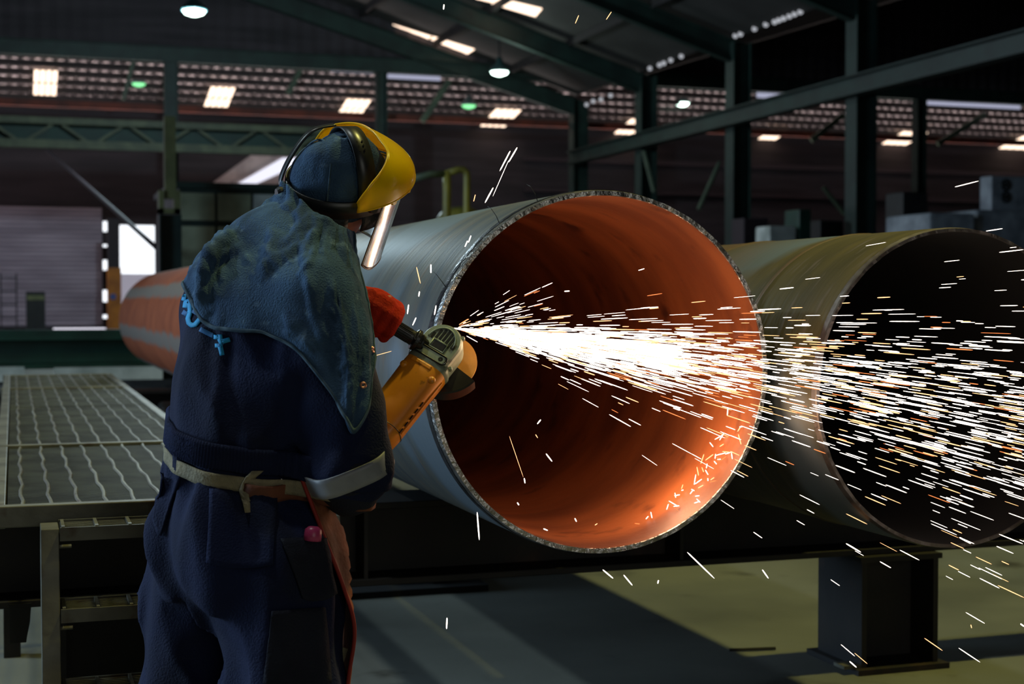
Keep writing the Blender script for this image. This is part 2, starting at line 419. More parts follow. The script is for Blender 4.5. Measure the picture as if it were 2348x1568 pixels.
# daylight through the corrugation gaps along the valley gutter
MT['gap'] = EM('gutter_gap_daylight', (0.75, 0.78, .85), .55, False)
for lab, pts in (('nearest, at upper right', [(1835, 27), (1822, 32), (1810, 37), (1797, 42), (1786, 46), (1776, 50), (1756, 56), (1730, 66), (1698, 78), (1686, 82), (1664, 90)]),
                 ('middle', [(1562, 129), (1538, 138), (1522, 145), (1512, 149), (1490, 157), (1460, 168), (1440, 176)]),
                 ('farthest, above the small rear columns', [(1400, 219), (1378, 228), (1360, 232), (1345, 240)])):
    mb = MB()
    for (x, y) in pts:
        c = at(x, y, X=XC - .1); mb.lathe([(.001, .02), (.06, .012), (.06, -.012), (.001, -.02)], c, ax=(0, 1, 0), n=10)
    tag(mb.build('window_%d' % k, MT['gap']), 'row of tiny daylight gaps along the roof valley, ' + lab, 'window', 'daylight gaps in the roof valley', 'structure'); k += 1
# diagonal struts under the far roof
for (xa, ya, xb, yb, w, lab) in ((1030, 185, 968, 278, .16, 'pale strut slanting under the far roof, left of the green lamp'), (660, 215, 700, 140, .14, 'grey strut slanting under the far roof, above the worker\'s hood'),
                            (283, 228, 308, 130, .12, 'grey strut slanting under the far roof, at upper left'), (2150, 330, 2260, 262, .16, 'grey strut slanting under the far roof, at far right'), (1860, 322, 1935, 262, .16, 'grey strut slanting under the far roof, left of the nearest column')):
    tag(MB().bar(at(xa, ya, Y=YG + .3), at(xb, yb, Y=YG + .3), .1, w).build('roof_strut', MT['pale_green']), lab, 'strut')
# high bay lamps
def highbay(px, py, wpx, Y, lens, lab, tilt=0):
    c = at(px, py, Y=Y); r = wpx * float(np.dot(c - CAM, FWD)) / FPX / 2
    t = thing('high_bay_lamp', c, lab, 'lamp', 'high bay lamps')
    MB().lathe([(r * .98, 0), (r * .8, -r * .3), (r * .3, -r * .48), (.001, -r * .5)], c, n=24).build('lens', MT[lens], t, smooth=True)
    MB().lathe([(r * 1.02, -.01), (r * 1.05, .04), (r * .8, r * .5), (r * .35, r * .9), (r * .3, r * 1.5), (.001, r * 1.55)], c, n=24).build('lamp_shade', MT['lamp_shade'], t, smooth=True, solid=.01)
    top = (roofz(c[0]) if Y < YG else farz(Y)) - .05
    MB().tube([c + (0, 0, r * 1.4), (c[0], c[1], top)], .025, 8).build('hanger', MT['purlin'], t)
highbay(445, 24, 54, 29, 'lamp_lens', 'large white high bay lamp at the top left')
highbay(804, 174, 34, 43.2, 'lamp_lens', 'white high bay lamp above and left of the face shield')
highbay(1145, 164, 42, 37, 'lamp_lens', 'white high bay lamp hanging from the main roof above the pipe')
highbay(1075, 241, 34, 43.5, 'lamp_lens_green', 'green-tinged high bay lamp hanging low right of the face shield')
highbay(1565, 236, 33, 43.2, 'lamp_lens', 'white high bay lamp between the columns at right')
highbay(318, 191, 32, 43.6, 'lamp_lens_green', 'green-tinged high bay lamp at left, the lower of two')
highbay(368, 151, 20, 44.6, 'lamp_lens_green', 'small green-tinged high bay lamp at left, the upper of two')
# light the lamps throw on roof and gable
for i, (px, py, Y, e, c) in enumerate(((445, 40, 28.9, 1500, (.7, .9, 1)), (1145, 180, 36.9, 80, (.8, 1, .9)))):
    p = at(px, py, Y=Y); lamp('high_bay_light', 'POINT', p + np.array((0, 0, -.25)), e, c, .2)
# green lattice crane girder at left
YT = 38.0; gx0, gx1 = at(-200, 300, Y=YT)[0], at(740, 300, Y=YT)[0]
zt_, zb_ = at(340, 286, Y=YT)[2], at(340, 338, Y=YT)[2]
t = thing('crane_girder', ((gx0 + gx1) / 2, YT, zb_), 'green lattice crane girder behind the worker\'s head, at left', 'girder')
MB().span((gx0, YT - .15, zt_ - .08), (gx1, YT + .15, zt_ + .08)).build('top_chord', MT['girder'], t)
MB().span((gx0, YT - .15, zb_ - .1), (gx1, YT + .15, zb_ + .1)).build('bottom_chord', MT['girder'], t)
MB().span((gx0, YT + .2, zb_ + .05), (gx1, YT + .24, zt_ - .03)).build('web_plate', MT['girder_web'], t)
nb = 12
for i in range(nb):
    xa = gx0 + (gx1 - gx0) * i / nb; xb = gx0 + (gx1 - gx0) * (i + 1) / nb
    z0_, z1_ = (zb_, zt_) if i % 2 else (zt_, zb_)
    MB().bar((xa, YT, z0_), (xb, YT, z1_), .06, .07).build('lattice_bar', MT['girder'], t)
# bracket on the left column, diagonal stay
YK = 19.4; c0 = at(388, 470, Y=YK); t = thing('bracket_box', (c0[0], YK, 0), 'pale olive bracket box on a dark green post, left of the cabin', 'bracket')
MB().ibeam((c0[0], YK, 0), (c0[0], YK, at(388, 492, Y=YK)[2]), .28, .28, .02, .03, up=(1, 0, 0)).build('post', MT['green_steel'], t)
mb = MB(); x0_, x1_, z0_, z1_ = pxrect(363, 438, 412, 490, YK)
mb.span((x0_, YK - .12, z0_), (x0_ + .06, YK + .12, z1_)).span((x1_ - .08, YK - .12, z0_), (x1_, YK + .12, z1_)).span((x0_, YK - .12, z0_), (x1_, YK + .12, z0_ + .06)); mb.build('bracket_frame', MT['olive'], t)
MB().span((c0[0] - .06, YK - .08, z1_ - .1), (c0[0] + .08, YK + .08, at(388, 268, Y=YK)[2])).build('upper_post', MT['olive'], t)
sa = at(108, 344, Y=YT); sa[2] = zb_ - .14; tag(MB().tube([sa, at(372, 580, Y=19.6)], .034, 8).build('diagonal_stay', MT['brown_steel']), 'thin brown diagonal stay crossing the bright doorway', 'pole')
# glazed cabin behind the worker's shoulder
YCAB = 20.0; x0_, x1_, z0_, z1_ = pxrect(412, 434, 660, 612, YCAB)
t = thing('glazed_cabin', ((x0_ + x1_) / 2, YCAB + 1, 0), 'pale green glazed cabin behind the worker\'s shoulder', 'cabin')
MB().span((x0_, YCAB + .06, 0), (x1_, YCAB + 2.5, z1_)).build('cabin_wall', MT['green_steel'], t)
for i in range(3):
    a = x0_ + (x1_ - x0_) * (i + .04) / 3; b = x0_ + (x1_ - x0_) * (i + .96) / 3
    MB().span((a, YCAB, z1_ - .42), (b, YCAB + .05, z1_ - .06)).build('window_pane', MT['white_paint' if i == 2 else 'glass'], t)
    MB().span((a, YCAB, z0_ - .1), (b, YCAB + .05, z1_ - .5)).build('panel', MT['glass'], t)
MB().span((x0_ - .1, YCAB - .05, z1_), (x1_ + .1, YCAB + 2.6, z1_ + .08)).build('cabin_roof', MT['green_steel'], t)
# pinkish lean-to roof with two daylight strips behind the cabin
YL = 45.4
P = [at(x, y, Y=YL) for x, y in ((470, 432), (575, 356), (722, 356), (722, 446), (470, 446))]
tag(MB().add(P, [(0, 1, 2, 3, 4)]).build('lean_to_panel', MT['sheet'], solid=.05), 'pinkish slanted sheet panel behind the worker\'s hood', 'panel')
MT['strip'] = EM('lean_to_daylight', (0.86, 0.86, 1.0), 1.1, False)
for q, lab in ((((524, 433), (562, 433), (684, 378), (684, 362), (648, 362)), 'upper'), (((618, 444), (660, 444), (700, 428), (700, 402)), 'lower')):
    P = [at(x, y, Y=YL - .06) for x, y in q]
    tag(MB().add(P, [tuple(range(len(P)))]).build('window_%d' % k, MT['strip'], solid=.02), lab + ' slanted white daylight strip behind the worker\'s hood', 'window', kind='structure'); k += 1
# orange and brown door post, ladder rack, dark cabinet at the back wall
x0_, x1_, _, zt = pxrect(246, 502, 277, 760, 43.0); zm = at(260, 614, Y=43)[2]
t = thing('door_post', ((x0_ + x1_) / 2, 43, 0), 'orange and brown door post beside the bright doorway', 'post')
MB().span((x0_, 42.85, 0), (x1_, 43.15, zm)).build('lower_post', MT['orange'], t)
MB().span((x0_ + .02, 42.87, zm), (x1_ - .03, 43.13, zt)).build('upper_post', MT['brown_steel'], t)
cc = at(259, 680, Y=42.83); MB().lathe([(.001, .02), (.09, .02), (.09, 0)], cc, ax=(0, -1, 0), n=16).build('round_sign', M('blue_sign', (70, 84, 150), .5), t)
x0_, x1_, _, zt = pxrect(60, 668, 104, 756, 40.0)
t = thing('dark_cabinet', ((x0_ + x1_) / 2, 40.2, 0), 'dark upright cabinet with an olive stripe against the grey wall', 'cabinet')
MB().span((x0_, 40, 0), (x1_, 40.5, zt)).build('body', MT['black'], t, bevel=.01)
MB().span((x0_ + .02, 39.985, zt - .22), (x1_ - .02, 40.0, zt - .1)).build('stripe', MT['olive'], t)
x0_, x1_, _, zt = pxrect(2, 626, 38, 760, 40.0)
t = thing('ladder_rack', ((x0_ + x1_) / 2, 40, 0), 'thin dark ladder rack at the left edge beside the cabinet', 'rack')
for x in (x0_, x1_): MB().span((x - .02, 39.98, 0), (x + .02, 40.02, zt)).build('upright', MT['brown_steel'], t)
for i in range(6): MB().span((x0_, 39.985, zt * (i + .6) / 6), (x1_, 40.015, zt * (i + .6) / 6 + .03)).build('rung', MT['brown_steel'], t)
# pale shutter field of the back wall
x0_, x1_, z0_, z1_ = pxrect(-120, 474, 234, 748, YB - .08)
mb = MB(); nr = 26
prof = []
for i in range(nr * 2 + 1):
    z = z0_ + (z1_ - z0_) * i / (nr * 2); prof.append([(x0_, YB - .08 - (.03 if i % 2 else 0), z), (x1_, YB - .08 - (.03 if i % 2 else 0), z)])
mb.grid(np.array(prof)); tag(mb.build('door_1', M('shutter_slats', (168, 160, 174), .7, 0, (138, 130, 143), 1.0, stretch=(.4, 1, 3)), solid=.02), 'large pale grey roller shutter at far left', 'shutter', kind='structure')
# yellow pipework and dome behind the big pipe
t = thing('yellow_pipework', at(1020, 480, Y=14.0) * (1, 1, 0), 'yellow pipework bent over a dome tank, behind the near pipe', 'pipework')
q = lambda x, y: at(x, y, Y=14.0)
MB().tube([q(940, 412), q(985, 400), q(1024, 398)], .035, 10).build('cross_pipe', MT['pale_green'], t, smooth=True)
MB().tube([q(1024, 392), q(1025, 440), q(1024, 520), q(1024, 520) * (1, 1, 0)], .04, 10).build('riser', MT['yellow_pipe'], t, smooth=True)
MB().tube([q(1024, 398), q(1050, 389), q(1062, 389), q(1070, 396), q(1071, 412), q(1070, 520), q(1070, 520) * (1, 1, 0)], .035, 10).build('bent_pipe', MT['yellow_pipe'], t, smooth=True)
c = at(1056, 500, Y=14.4); MB().lathe([(.001, .12), (.12, .105), (.2, .06), (.24, 0), (.24, -c[2])], c, n=24).build('dome_tank', MT['yellow_pipe'], t, smooth=True)
# right background: pale crates under tarpaulin, air conditioner, machines
YR = 22.0
for (xa, ya, xb, yb, dd, lab) in ((2132, 488, 2240, 640, 0, 'pale tarpaulin-covered crate behind the brown pipe'), (2240, 482, 2400, 640, .15, 'taller pale tarpaulin-covered crate at the right edge')):
    x0_, x1_, z0_, z1_ = pxrect(xa, ya, xb, yb, YR + dd)
    tag(MB().span((x0_, YR + dd, 0), (x1_ - .02, YR + 1.4, z1_)).build('covered_crate', MT['tarp'], bevel=.06), lab, 'crate')
x0_, x1_, z0_, z1_ = pxrect(2274, 404, 2348, 470, YR + .6); x1_ += .1
zc_ = at(2320, 482, Y=YR + .15)[2] + .005
t = thing('air_conditioner', ((x0_ + x1_) / 2, YR + .8, zc_), 'two-fan air conditioner unit on the crate at the right edge', 'air conditioner')
MB().span((x0_, YR + .6, zc_), (x1_, YR + .95, z1_)).build('casing', MT['tarp'], t, bevel=.02)
for yy in (424, 452):
    c = at(2307, yy, Y=YR + .59); MB().lathe([(.07, 0), (.1, .015), (.11, 0)], c, ax=(0, -1, 0), n=20).build('fan_ring', MT['black'], t)
    mb = MB()
    for a in range(5):
        th = a * 2 * math.pi / 5; mb.bar(c, c + np.array((math.cos(th) * .09, 0, math.sin(th) * .09)), .005, .035)
    mb.build('fan_blade_set', MT['black'], t)
for (xa, ya, xb, yb, Y, mat, lab) in ((1765, 518, 1826, 600, 26, 'white_paint', 'small pale cabinet behind the brown pipe'), (1832, 480, 1860, 600, 26, 'dark_green', 'narrow dark green machine post behind the brown pipe'), (1705, 500, 1762, 600, 30, 'brown_steel', 'low brown machine behind the pipe rim'), (1880, 505, 1935, 600, 28, 'black', 'dark machine housing left of the nearest column'), (2070, 440, 2128, 620, 24, 'black', 'tall dark housing left of the tarpaulin crates')):
    x0_, x1_, z0_, z1_ = pxrect(xa, ya, xb, yb, Y)
    tag(MB().span((x0_, Y, 0), (x1_, Y + .6, z1_)).build('machine_housing', MT[mat], bevel=.03), lab, 'machine')
for (xa, ya, xb, yb, lab) in ((1476, 345, 1500, 440, 'thin green brace leaning right beside the third column'), (1650, 372, 1602, 480, 'thin green brace leaning left beside the second column'), (1888, 430, 1936, 490, 'reddish brace leaning on the nearest column')):
    tag(MB().tube([at(xa, ya, Y=34), at(xb, yb, Y=34)], .06, 8).build('column_brace', MT['pale_green']), lab, 'brace')
# horizontal wall rails (dim) on the right back wall
for (py, lab) in ((386, 'upper'), (452, 'lower')):
    z = at(1900, py, Y=YB - .1)[2]
    tag(MB().span((at(1200, py, Y=YB)[0], YB - .16, z - .06), (X1 - .3, YB - .02, z + .06)).build('wall_rail', MT['brown_steel']), lab + ' dim steel rail along the right part of the back wall', 'rail', kind='structure')
# ------------------------------------------------------------------ pipes, beam, posts, platform
def pipe_mats(tag_, near, near2, far, far2, ysplit, blend, inner, stripes):
    """outer skin: streaked mill steel near the cut end, orange primer with pale chalk bands farther back"""
    m = bpy.data.materials.new(tag_); m.use_nodes = True
    nt = m.node_tree; N = nt.nodes; L = nt.links; b = N['Principled BSDF']
    tc = N.new('ShaderNodeTexCoord'); sx = N.new('ShaderNodeSeparateXYZ'); L.new(tc.outputs['Object'], sx.inputs[0])
    def noise(sc, st, det=6):
        mp = N.new('ShaderNodeMapping'); mp.inputs['Scale'].default_value = st; L.new(tc.outputs['Object'], mp.inputs[0])
        n = N.new('ShaderNodeTexNoise'); n.inputs['Scale'].default_value = sc; n.inputs['Detail'].default_value = det; L.new(mp.outputs[0], n.inputs['Vector']); return n
    def mix(f, a, c):
        x = N.new('ShaderNodeMix'); x.data_type = 'RGBA'; L.new(f, x.inputs['Factor'])
        for s, v in (('A', a), ('B', c)):
            if isinstance(v, tuple): x.inputs[s].default_value = (*lin(v), 1)
            else: L.new(v, x.inputs[s])
        return x.outputs['Result']
    def ramp(src, a, z):
        r = N.new('ShaderNodeMapRange'); r.inputs[1].default_value = a; r.inputs[2].default_value = z; r.clamp = True; L.new(src, r.inputs[0]); return r.outputs[0]
    n1 = noise(5.0, (.5, 3.0, .5)); n2 = noise(14.0, (.6, 3.0, .6))
    c = mix(ramp(n1.outputs[0], .35, .65), near, near2)
    c = mix(ramp(n2.outputs[0], .56, .70), c, (96, 84, 70))
    n4 = noise(1.3, (1, 1, 1), 3); c = mix(ramp(n4.outputs[0], .54, .6), c, (92, 104, 112))
    n3 = noise(4.0, (1, 1, 1))
    f = mix(ramp(n3.outputs[0], .35, .7), far, far2)
    if stripes:
        ang = N.new('ShaderNodeMath'); ang.operation = 'ARCTAN2'; L.new(sx.outputs[2], ang.inputs[0]); L.new(sx.outputs[0], ang.inputs[1])
        mu = N.new('ShaderNodeMath'); mu.operation = 'MULTIPLY'; mu.inputs[1].default_value = 8.0; L.new(ang.outputs[0], mu.inputs[0])
        si = N.new('ShaderNodeMath'); si.operation = 'SINE'; L.new(mu.outputs[0], si.inputs[0])
        ad = N.new('ShaderNodeMath'); ad.operation = 'ADD'; L.new(si.outputs[0], ad.inputs[0]); 
        mm = N.new('ShaderNodeMath'); mm.operation = 'MULTIPLY'; mm.inputs[1].default_value = 1.4; L.new(n3.outputs[0], mm.inputs[0]); L.new(mm.outputs[0], ad.inputs[1])
        f = mix(ramp(ad.outputs[0], 1.0, 1.5), f, (112, 102, 94))
    c = mix(ramp(sx.outputs[1], ysplit, ysplit + blend), c, f)
    L.new(c, b.inputs['Base Color']); 
    for nm, va, vb in (('Metallic', .15, 0.0), ('Roughness', .52, .46 if not stripes else .8), ('Specular IOR Level', .4, .5 if not stripes else .15)):
        r = N.new('ShaderNodeMapRange'); r.inputs[1].default_value = ysplit; r.inputs[2].default_value = ysplit + blend; r.inputs[3].default_value = va; r.inputs[4].default_value = vb
        L.new(sx.outputs[1], r.inputs[0]); L.new(r.outputs[0], b.inputs[nm])
    bp = N.new('ShaderNodeBump'); bp.inputs['Strength'].default_value = .25; bp.inputs['Distance'].default_value = .004
    L.new(n2.outputs[0], bp.inputs['Height']); L.new(bp.outputs[0], b.inputs['Normal'])
    return m
MT['pipe_skin'] = pipe_mats('pipe_mill_skin', (90, 89, 80), (64, 70, 72), (146, 78, 50), (124, 64, 42), 3.6, 1.2, None, True)
MT['pipe_brown'] = pipe_mats('pipe_brown_skin', (88, 76, 38), (68, 60, 30), (96, 70, 44), (74, 64, 36), .5, .5, None, False)
MT['pipe_inner'] = M('pipe_inner_rust', (160, 88, 48), .5, .15, (120, 62, 36), 3.0, stretch=(.6, 2.0, .6), bump=.15, bscale=30, col3=(84, 40, 26), scale3=6, ramp3=(.6, .7))
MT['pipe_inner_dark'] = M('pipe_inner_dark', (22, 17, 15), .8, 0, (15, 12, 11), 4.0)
MT['cut_edge'] = M('bright_cut_edge', (196, 192, 188), .3, .9, (140, 138, 136), 16.0, ramp=(.35, .65), bump=.6, bscale=60)
MT['dull_edge'] = M('dull_cut_edge', (120, 112, 108), .45, .7, (90, 80, 76), 20.0)
MT['scorch'] = M('scorched_band', (30, 30, 32), .4, .6, (64, 64, 66), 14.0, bump=.4, bscale=40)
MT['white_line'] = M('white_line_paint', (200, 204, 196), .5, 0, (150, 150, 140), 4.0)

def steel_pipe(c, R, L, tw, mats, label, taper):
    """c: centre of the near cut end; the pipe runs away along +Y"""
    cx, cy, cz = c
    t = thing('steel_pipe', (cx, cy + L / 2, cz - R), label, 'pipe')
    NA = 160
    ax = (0, 1, 0)
    skin = MB().lathe([(R, h) for h in [.022] + list(np.linspace(.08, L, 30))], c, ax=ax, n=NA)
    o = skin.build('outer_skin', mats[0], t, smooth=True)
    # object coordinates of the skin start at the near cut end
    for v in o.data.vertices: v.co = Vector((v.co.x - cx, v.co.y - cy, v.co.z - cz))
    o.matrix_parent_inverse = WM[t.name].inverted(); o.location = c
    inn = MB().lathe([(R - tw, h) for h in [.004] + list(np.linspace(.06, L, 30))], c, ax=ax, n=NA)
    o = inn.build('inner_wall', mats[1], t, smooth=True)
    for v in o.data.vertices: v.co = Vector((v.co.x - cx, v.co.y - cy, v.co.z - cz))
    o.location = c
    # near cut edge with a slightly ragged bevel
    prof = [(R, .022), (R - .003, .008), (R - taper, 0), (R - tw + .001, 0), (R - tw, .004)]
    ring = MB().lathe(prof, c, ax=ax, n=NA * 3)
    V = np.array(ring.v); jag = (vnoise(V * 55, 3) - .5) * .004 + (vnoise(V * 160, 4) - .5) * .0025
    V[:, 1] += jag; ring.v = [tuple(p) for p in V]
    ring.build('cut_edge', mats[2], t, smooth=False)
    MB().lathe([(R, L), (R - tw, L)], c, ax=ax, n=NA).build('far_edge', MT['dull_edge'], t)
    return t
P1 = at(1388, 854, d=3.71); R1 = .4575
p1 = steel_pipe(P1, R1, 11.0, .016, (MT['pipe_skin'], MT['pipe_inner'], MT['cut_edge']), 'large grey steel pipe being ground by the worker, rusty orange inside', .004)
# scorched band behind the bevel of the near pipe
MB().lathe([(R1 + .0006, .02), (R1 + .0012, .03), (R1 + .0012, .05), (R1 + .0003, .056)], P1, ax=(0, 1, 0), n=200).build('scorched_band', MT['scorch'], p1, smooth=True)
# wire burrs hanging off the cut edge
for th in (2.66, 2.2, 1.95):
    q = P1 + np.array((math.cos(th) * R1, .03, math.sin(th) * R1)); s = np.array((math.cos(th), 0, math.sin(th)))
    MB().tube([q, q + s * .008 + (-.004, -.004, .01), q + s * .012 + (-.012, .006, .026), q + s * .010 + (-.018, .02, .034)], [.0010, .0009, .0007, .0004], 6).build('metal_burr', MT['scorch'], p1)
P2 = at(2196, 900, d=3.80); R2 = .4125; P2[2] = P1[2] - R1 + R2
p2 = steel_pipe(P2, R2, 12.0, .012, (MT['pipe_brown'], MT['pipe_inner_dark'], MT['dull_edge']), 'brown steel pipe at the right, dark inside, its open end cut by the picture edge', .003)
for h in (.42, .98):
    MB().lathe([(R2 + .0002, h), (R2 + .003, h + .006), (R2 + .003, h + .012), (R2 + .0002, h + .018)], P2, ax=(0, 1, 0), n=160).build('weld_seam', MT['pipe_brown'], p2, smooth=True)

ZB = P1[2] - R1                                 # top of the support beam
YBM = 4.72
zbot = at(1200, 1322, Y=YBM - .14)[2]
bc = (ZB + zbot) / 2 - .0015
t = thing('support_beam', (2.5, YBM, zbot), 'long dark steel beam carrying both pipes, running across the picture', 'beam')
MB().ibeam((-1.6, YBM, bc), (7.5, YBM, bc), .28, ZB - zbot - .003, .022, .014).build('beam_body', MT['beam'], t, bevel=.003)
for x in (1.05, 2.15, 3.4, 4.6):
    MB().span((x, YBM - .13, zbot + .022), (x + .012, YBM + .13, ZB - .026)).build('stiffener_plate', MT['beam'], t)
# second beam far under the pipes
tag(MB().ibeam((-1.6, 11.0, bc), (7.5, 11.0, bc), .28, ZB - zbot - .003, .022, .014).build('support_beam', MT['beam']), 'second dark steel beam under the far part of the pipes, mostly hidden', 'beam')
for x in (.9, 4.2): tag(MB().ibeam((x, 11.0, 0), (x, 11.0, zbot), .3, .3, .02, .014, up=(1, 0, 0)).build('beam_post', MT['beam']), 'short dark post under the far support beam, mostly hidden', 'post', 'posts under the far beam')
def beam_post(x, label, w=.315):
    t = thing('beam_post', (x, YBM - .02, 0), label, 'post')
    MB().ibeam((x, YBM - .02, .02), (x, YBM - .02, zbot - .02), .3, w, .02, .014, up=(1, 0, 0)).build('post_body', MT['beam'], t)
    MB().span((x - w / 2 - .03, YBM - .2, 0), (x + w / 2 + .03, YBM + .16, .02)).build('base_plate', MT['beam'], t)
    MB().span((x - w / 2 - .01, YBM - .18, zbot - .02), (x + w / 2 + .01, YBM + .14, zbot - .001)).build('cap_plate', MT['beam'], t)
    MB().span((x - w / 2 - .07, YBM - .17, .02), (x - w / 2 - .0, YBM - .1, .032)).build('foot_lug', MT['galv'], t)
beam_post(float(at(2064, 1450, Y=YBM - .17)[0]), 'short dark steel post under the beam at lower right')
beam_post(float(at(262, 1450, Y=YBM - .17)[0]), 'short dark steel post under the beam, behind the steps')
# grating platform
ZP = .78
YP0 = float(at(170, 1158, Z=ZP)[1]); XP0, XP1 = float(at(-6, 1160, Z=ZP)[0]), float(at(398, 971, Z=ZP)[0])
YC = [YP0, float(at(200, 1019, Z=ZP)[1]), float(at(160, 889, Z=ZP)[1]), float(at(150, 860, Z=ZP)[1])]
t = thing('grating_platform', ((XP0 + XP1) / 2, (YC[0] + YC[-1]) / 2, 0), 'long steel grating platform left of the worker', 'platform')
for i, y in enumerate(YC):
    MB().span((XP0 - (.8 if i == 0 else .03), y - .02, ZP - .05), (XP1 + .02, y + .025, ZP + .006)).build('edge_bar' if i in (0, 3) else 'cross_bar', MT['galv'], t, bevel=.003)
for x in (XP0, XP1):
    MB().span((x - .02, YC[0], ZP - .055), (x + .02, YC[-1], ZP + .004)).build('side_bar', MT['galv'], t, bevel=.003)
def panel(y0, y1, x0, x1, parent):
    mb = MB(); n = int((y1 - y0) / .024)
    for j in range(n):
        y = y0 + (j + .5) * (y1 - y0) / n; mb.span((x0, y - .004, ZP - .03), (x1, y + .004, ZP - .004))
    o = mb.build('grating_panel', MT['grate'], parent)
    r = MB(); m = 9
    for i in range(m):
        x = x0 + (i + .5) * (x1 - x0) / m
        pts = [(x + math.sin(k * 1.9 + i) * .004, y0 + (y1 - y0) * k / 14, ZP - .003) for k in range(15)]
        r.tube(pts, .0055, 6)
    r.build('twisted_rods', MT['galv'], o)
ymid = float(at(150, 931, Z=ZP)[1])
for a, b in ((YC[0], YC[1]), (YC[1], ymid), (ymid, YC[2]), (YC[2], YC[3])):
    panel(a + .03, b - .01, XP0 + .025, XP1 - .025, t)
for (x, y) in ((XP0 + .03, YC[1]), (XP1 - .03, YC[1] + .4), (XP0 + .03, YC[2]), (XP1 - .03, YC[2])):
    MB().bar((x, y, 0), (x, y, ZP - .05), .06, .06).build('leg', MT['beam'], t)
# steps
YS = 3.90
xs0 = float(at(94, 1300, Y=YS)[0]); xs1 = float(at(136, 1300, Y=YS)[0]); xe = xs0 + .72
t = thing('steel_steps', ((xs0 + xe) / 2, YS, 0), 'short flight of steel grating steps up to the platform', 'steps')
for xa, xb in ((xs0, xs1), (xe, xe + .045)):
    P = [(xa, YS - .14, 0), (xb, YS - .14, 0), (xb, YS + .05, 0), (xa, YS + .05, 0), (xa, YS + .0, .745), (xb, YS + .0, .745), (xb, YS + .12, .745), (xa, YS + .12, .745)]
    MB().add(P, [(0, 1, 2, 3), (4, 7, 6, 5), (0, 4, 5, 1), (1, 5, 6, 2), (2, 6, 7, 3), (3, 7, 4, 0)]).build('stringer', MT['galv'], t, bevel=.002)
for k in range(4):
    z = .750 - .2 * k; y1 = YS + .13 - .035 * k; y0 = y1 - .15
    tr = MB().span((xs1 + .002, y0, z - .034), (xe - .002, y0 + .006, z)).span((xs1 + .002, y1 - .006, z - .034), (xe - .002, y1, z)).build('tread', MT['galv'], t)
    mb = MB()
    for i in range(9):
        x = xs1 + .01 + (xe - xs1 - .02) * i / 8; mb.span((x - .004, y0 + .008, z - .03), (x + .004, y1 - .008, z + .002))
    for i in range(9):
        y = y0 + .012 + (y1 - y0 - .024) * i / 8; mb.span((xs1 + .004, y - .003, z - .03), (xe - .004, y + .003, z - .006))
    mb.build('tread_grating', MT['galv'], tr)
    for s in (0, 1):
        MB().tube([(xs1 - .012 if s == 0 else xe - .03, y0 + .02, z - .05), (xs1 + .03 if s == 0 else xe + .012, y0 + .02, z - .05)], .005, 6).build('bolt', MT['galv'], t)
# dark strip hanging under the beam at far left
a = at(22, 1402, Y=YBM - .16); b = at(72, 1402, Y=YBM - .16); z1 = at(40, 1474, Y=YBM - .16)[2]
P = [(a[0], YBM - .16, a[2] + .02), (b[0], YBM - .16, a[2] + .02), (b[0] - .004, YBM - .16, z1 + .06), (b[0] - .012, YBM - .16, z1 + .02), (b[0] - .015, YBM - .16, z1), (a[0], YBM - .16, z1)]
mb = MB(); Q = [(x, y + .012, z) for x, y, z in P]; n = len(P)
mb.add(P + Q, [tuple(range(n)), tuple(range(2 * n - 1, n - 1, -1))] + [(i, (i + 1) % n, n + (i + 1) % n, n + i) for i in range(n)])
tag(mb.build('hanging_flap', MT['rubber']), 'black ragged flap hanging from the beam at the left edge', 'flap')
# green roller bed beam and white strips beyond the platform
YG2 = 16.6; x1_ = float(at(470, 800, Y=YG2)[0])
zt_, zb_ = float(at(150, 768, Y=YG2)[2]), float(at(150, 843, Y=YG2)[2])
x1_ = P1[0] + .6
t = thing('roller_bed_beam', (x1_ - 2.5, YG2, 0), 'dark green beam lying across beyond the grating platform', 'beam')
MB().ibeam((x1_ - 5, YG2, (zt_ + zb_) / 2), (x1_, YG2, (zt_ + zb_) / 2), .5, zt_ - zb_, .05, .03).build('beam_body', MT['dark_green'], t, bevel=.004)
MB().span((x1_ - 5, YG2 - .16, zt_), (x1_, YG2 - .02, zt_ + .06)).build('guide_rail', MT['dark_green'], t)
for x in (x1_ - 4.2, x1_ - .6): MB().bar((x, YG2, 0), (x, YG2, zb_), .12, .12).build('leg', MT['dark_green'], t)
for a_, b_, lab in ((-60, 56, 'short white strip at the left edge'), (124, 372, 'long white strip under the orange end of the pipe')):
    x0_, xe_, z0_, z1_ = pxrect(a_, 841, b_, 857, 16.15)
    tag(MB().span((x0_, 16.1, 0), (xe_, 16.2, z1_)).build('white_kerb', MT['white_paint']), lab + ', in front of the green beam', 'strip')
cr = at(372, 886, Y=10.2)
t = thing('pipe_roller', (cr[0], 10.2, 0), 'dark round pipe roller under the orange part of the pipe', 'roller')
MB().lathe([(.03, -.12), (.19, -.12), (.2, -.1), (.2, .1), (.19, .12), (.03, .12)], (cr[0] + .1, 10.2, ZB - .24), ax=(1, 0, 0), n=40).build('wheel', MT['black'], t, smooth=False)
MB().span((cr[0] - .1, 10.1, 0), (cr[0] + .3, 10.3, ZB - .35)).build('stand', MT['black'], t)
tag(MB().span((-.3, 11.9, .28), (2.6, 15.9, .5)).span((.0, 12.2, 0), (.2, 15.6, .28)).span((2.0, 12.2, 0), (2.2, 15.6, .28)).build('floor_shade_box', MT['void']), 'low dark box standing in for floor shade between the grating platform and the green beam', 'shade box')  # dark box put in where the floor lies in shade
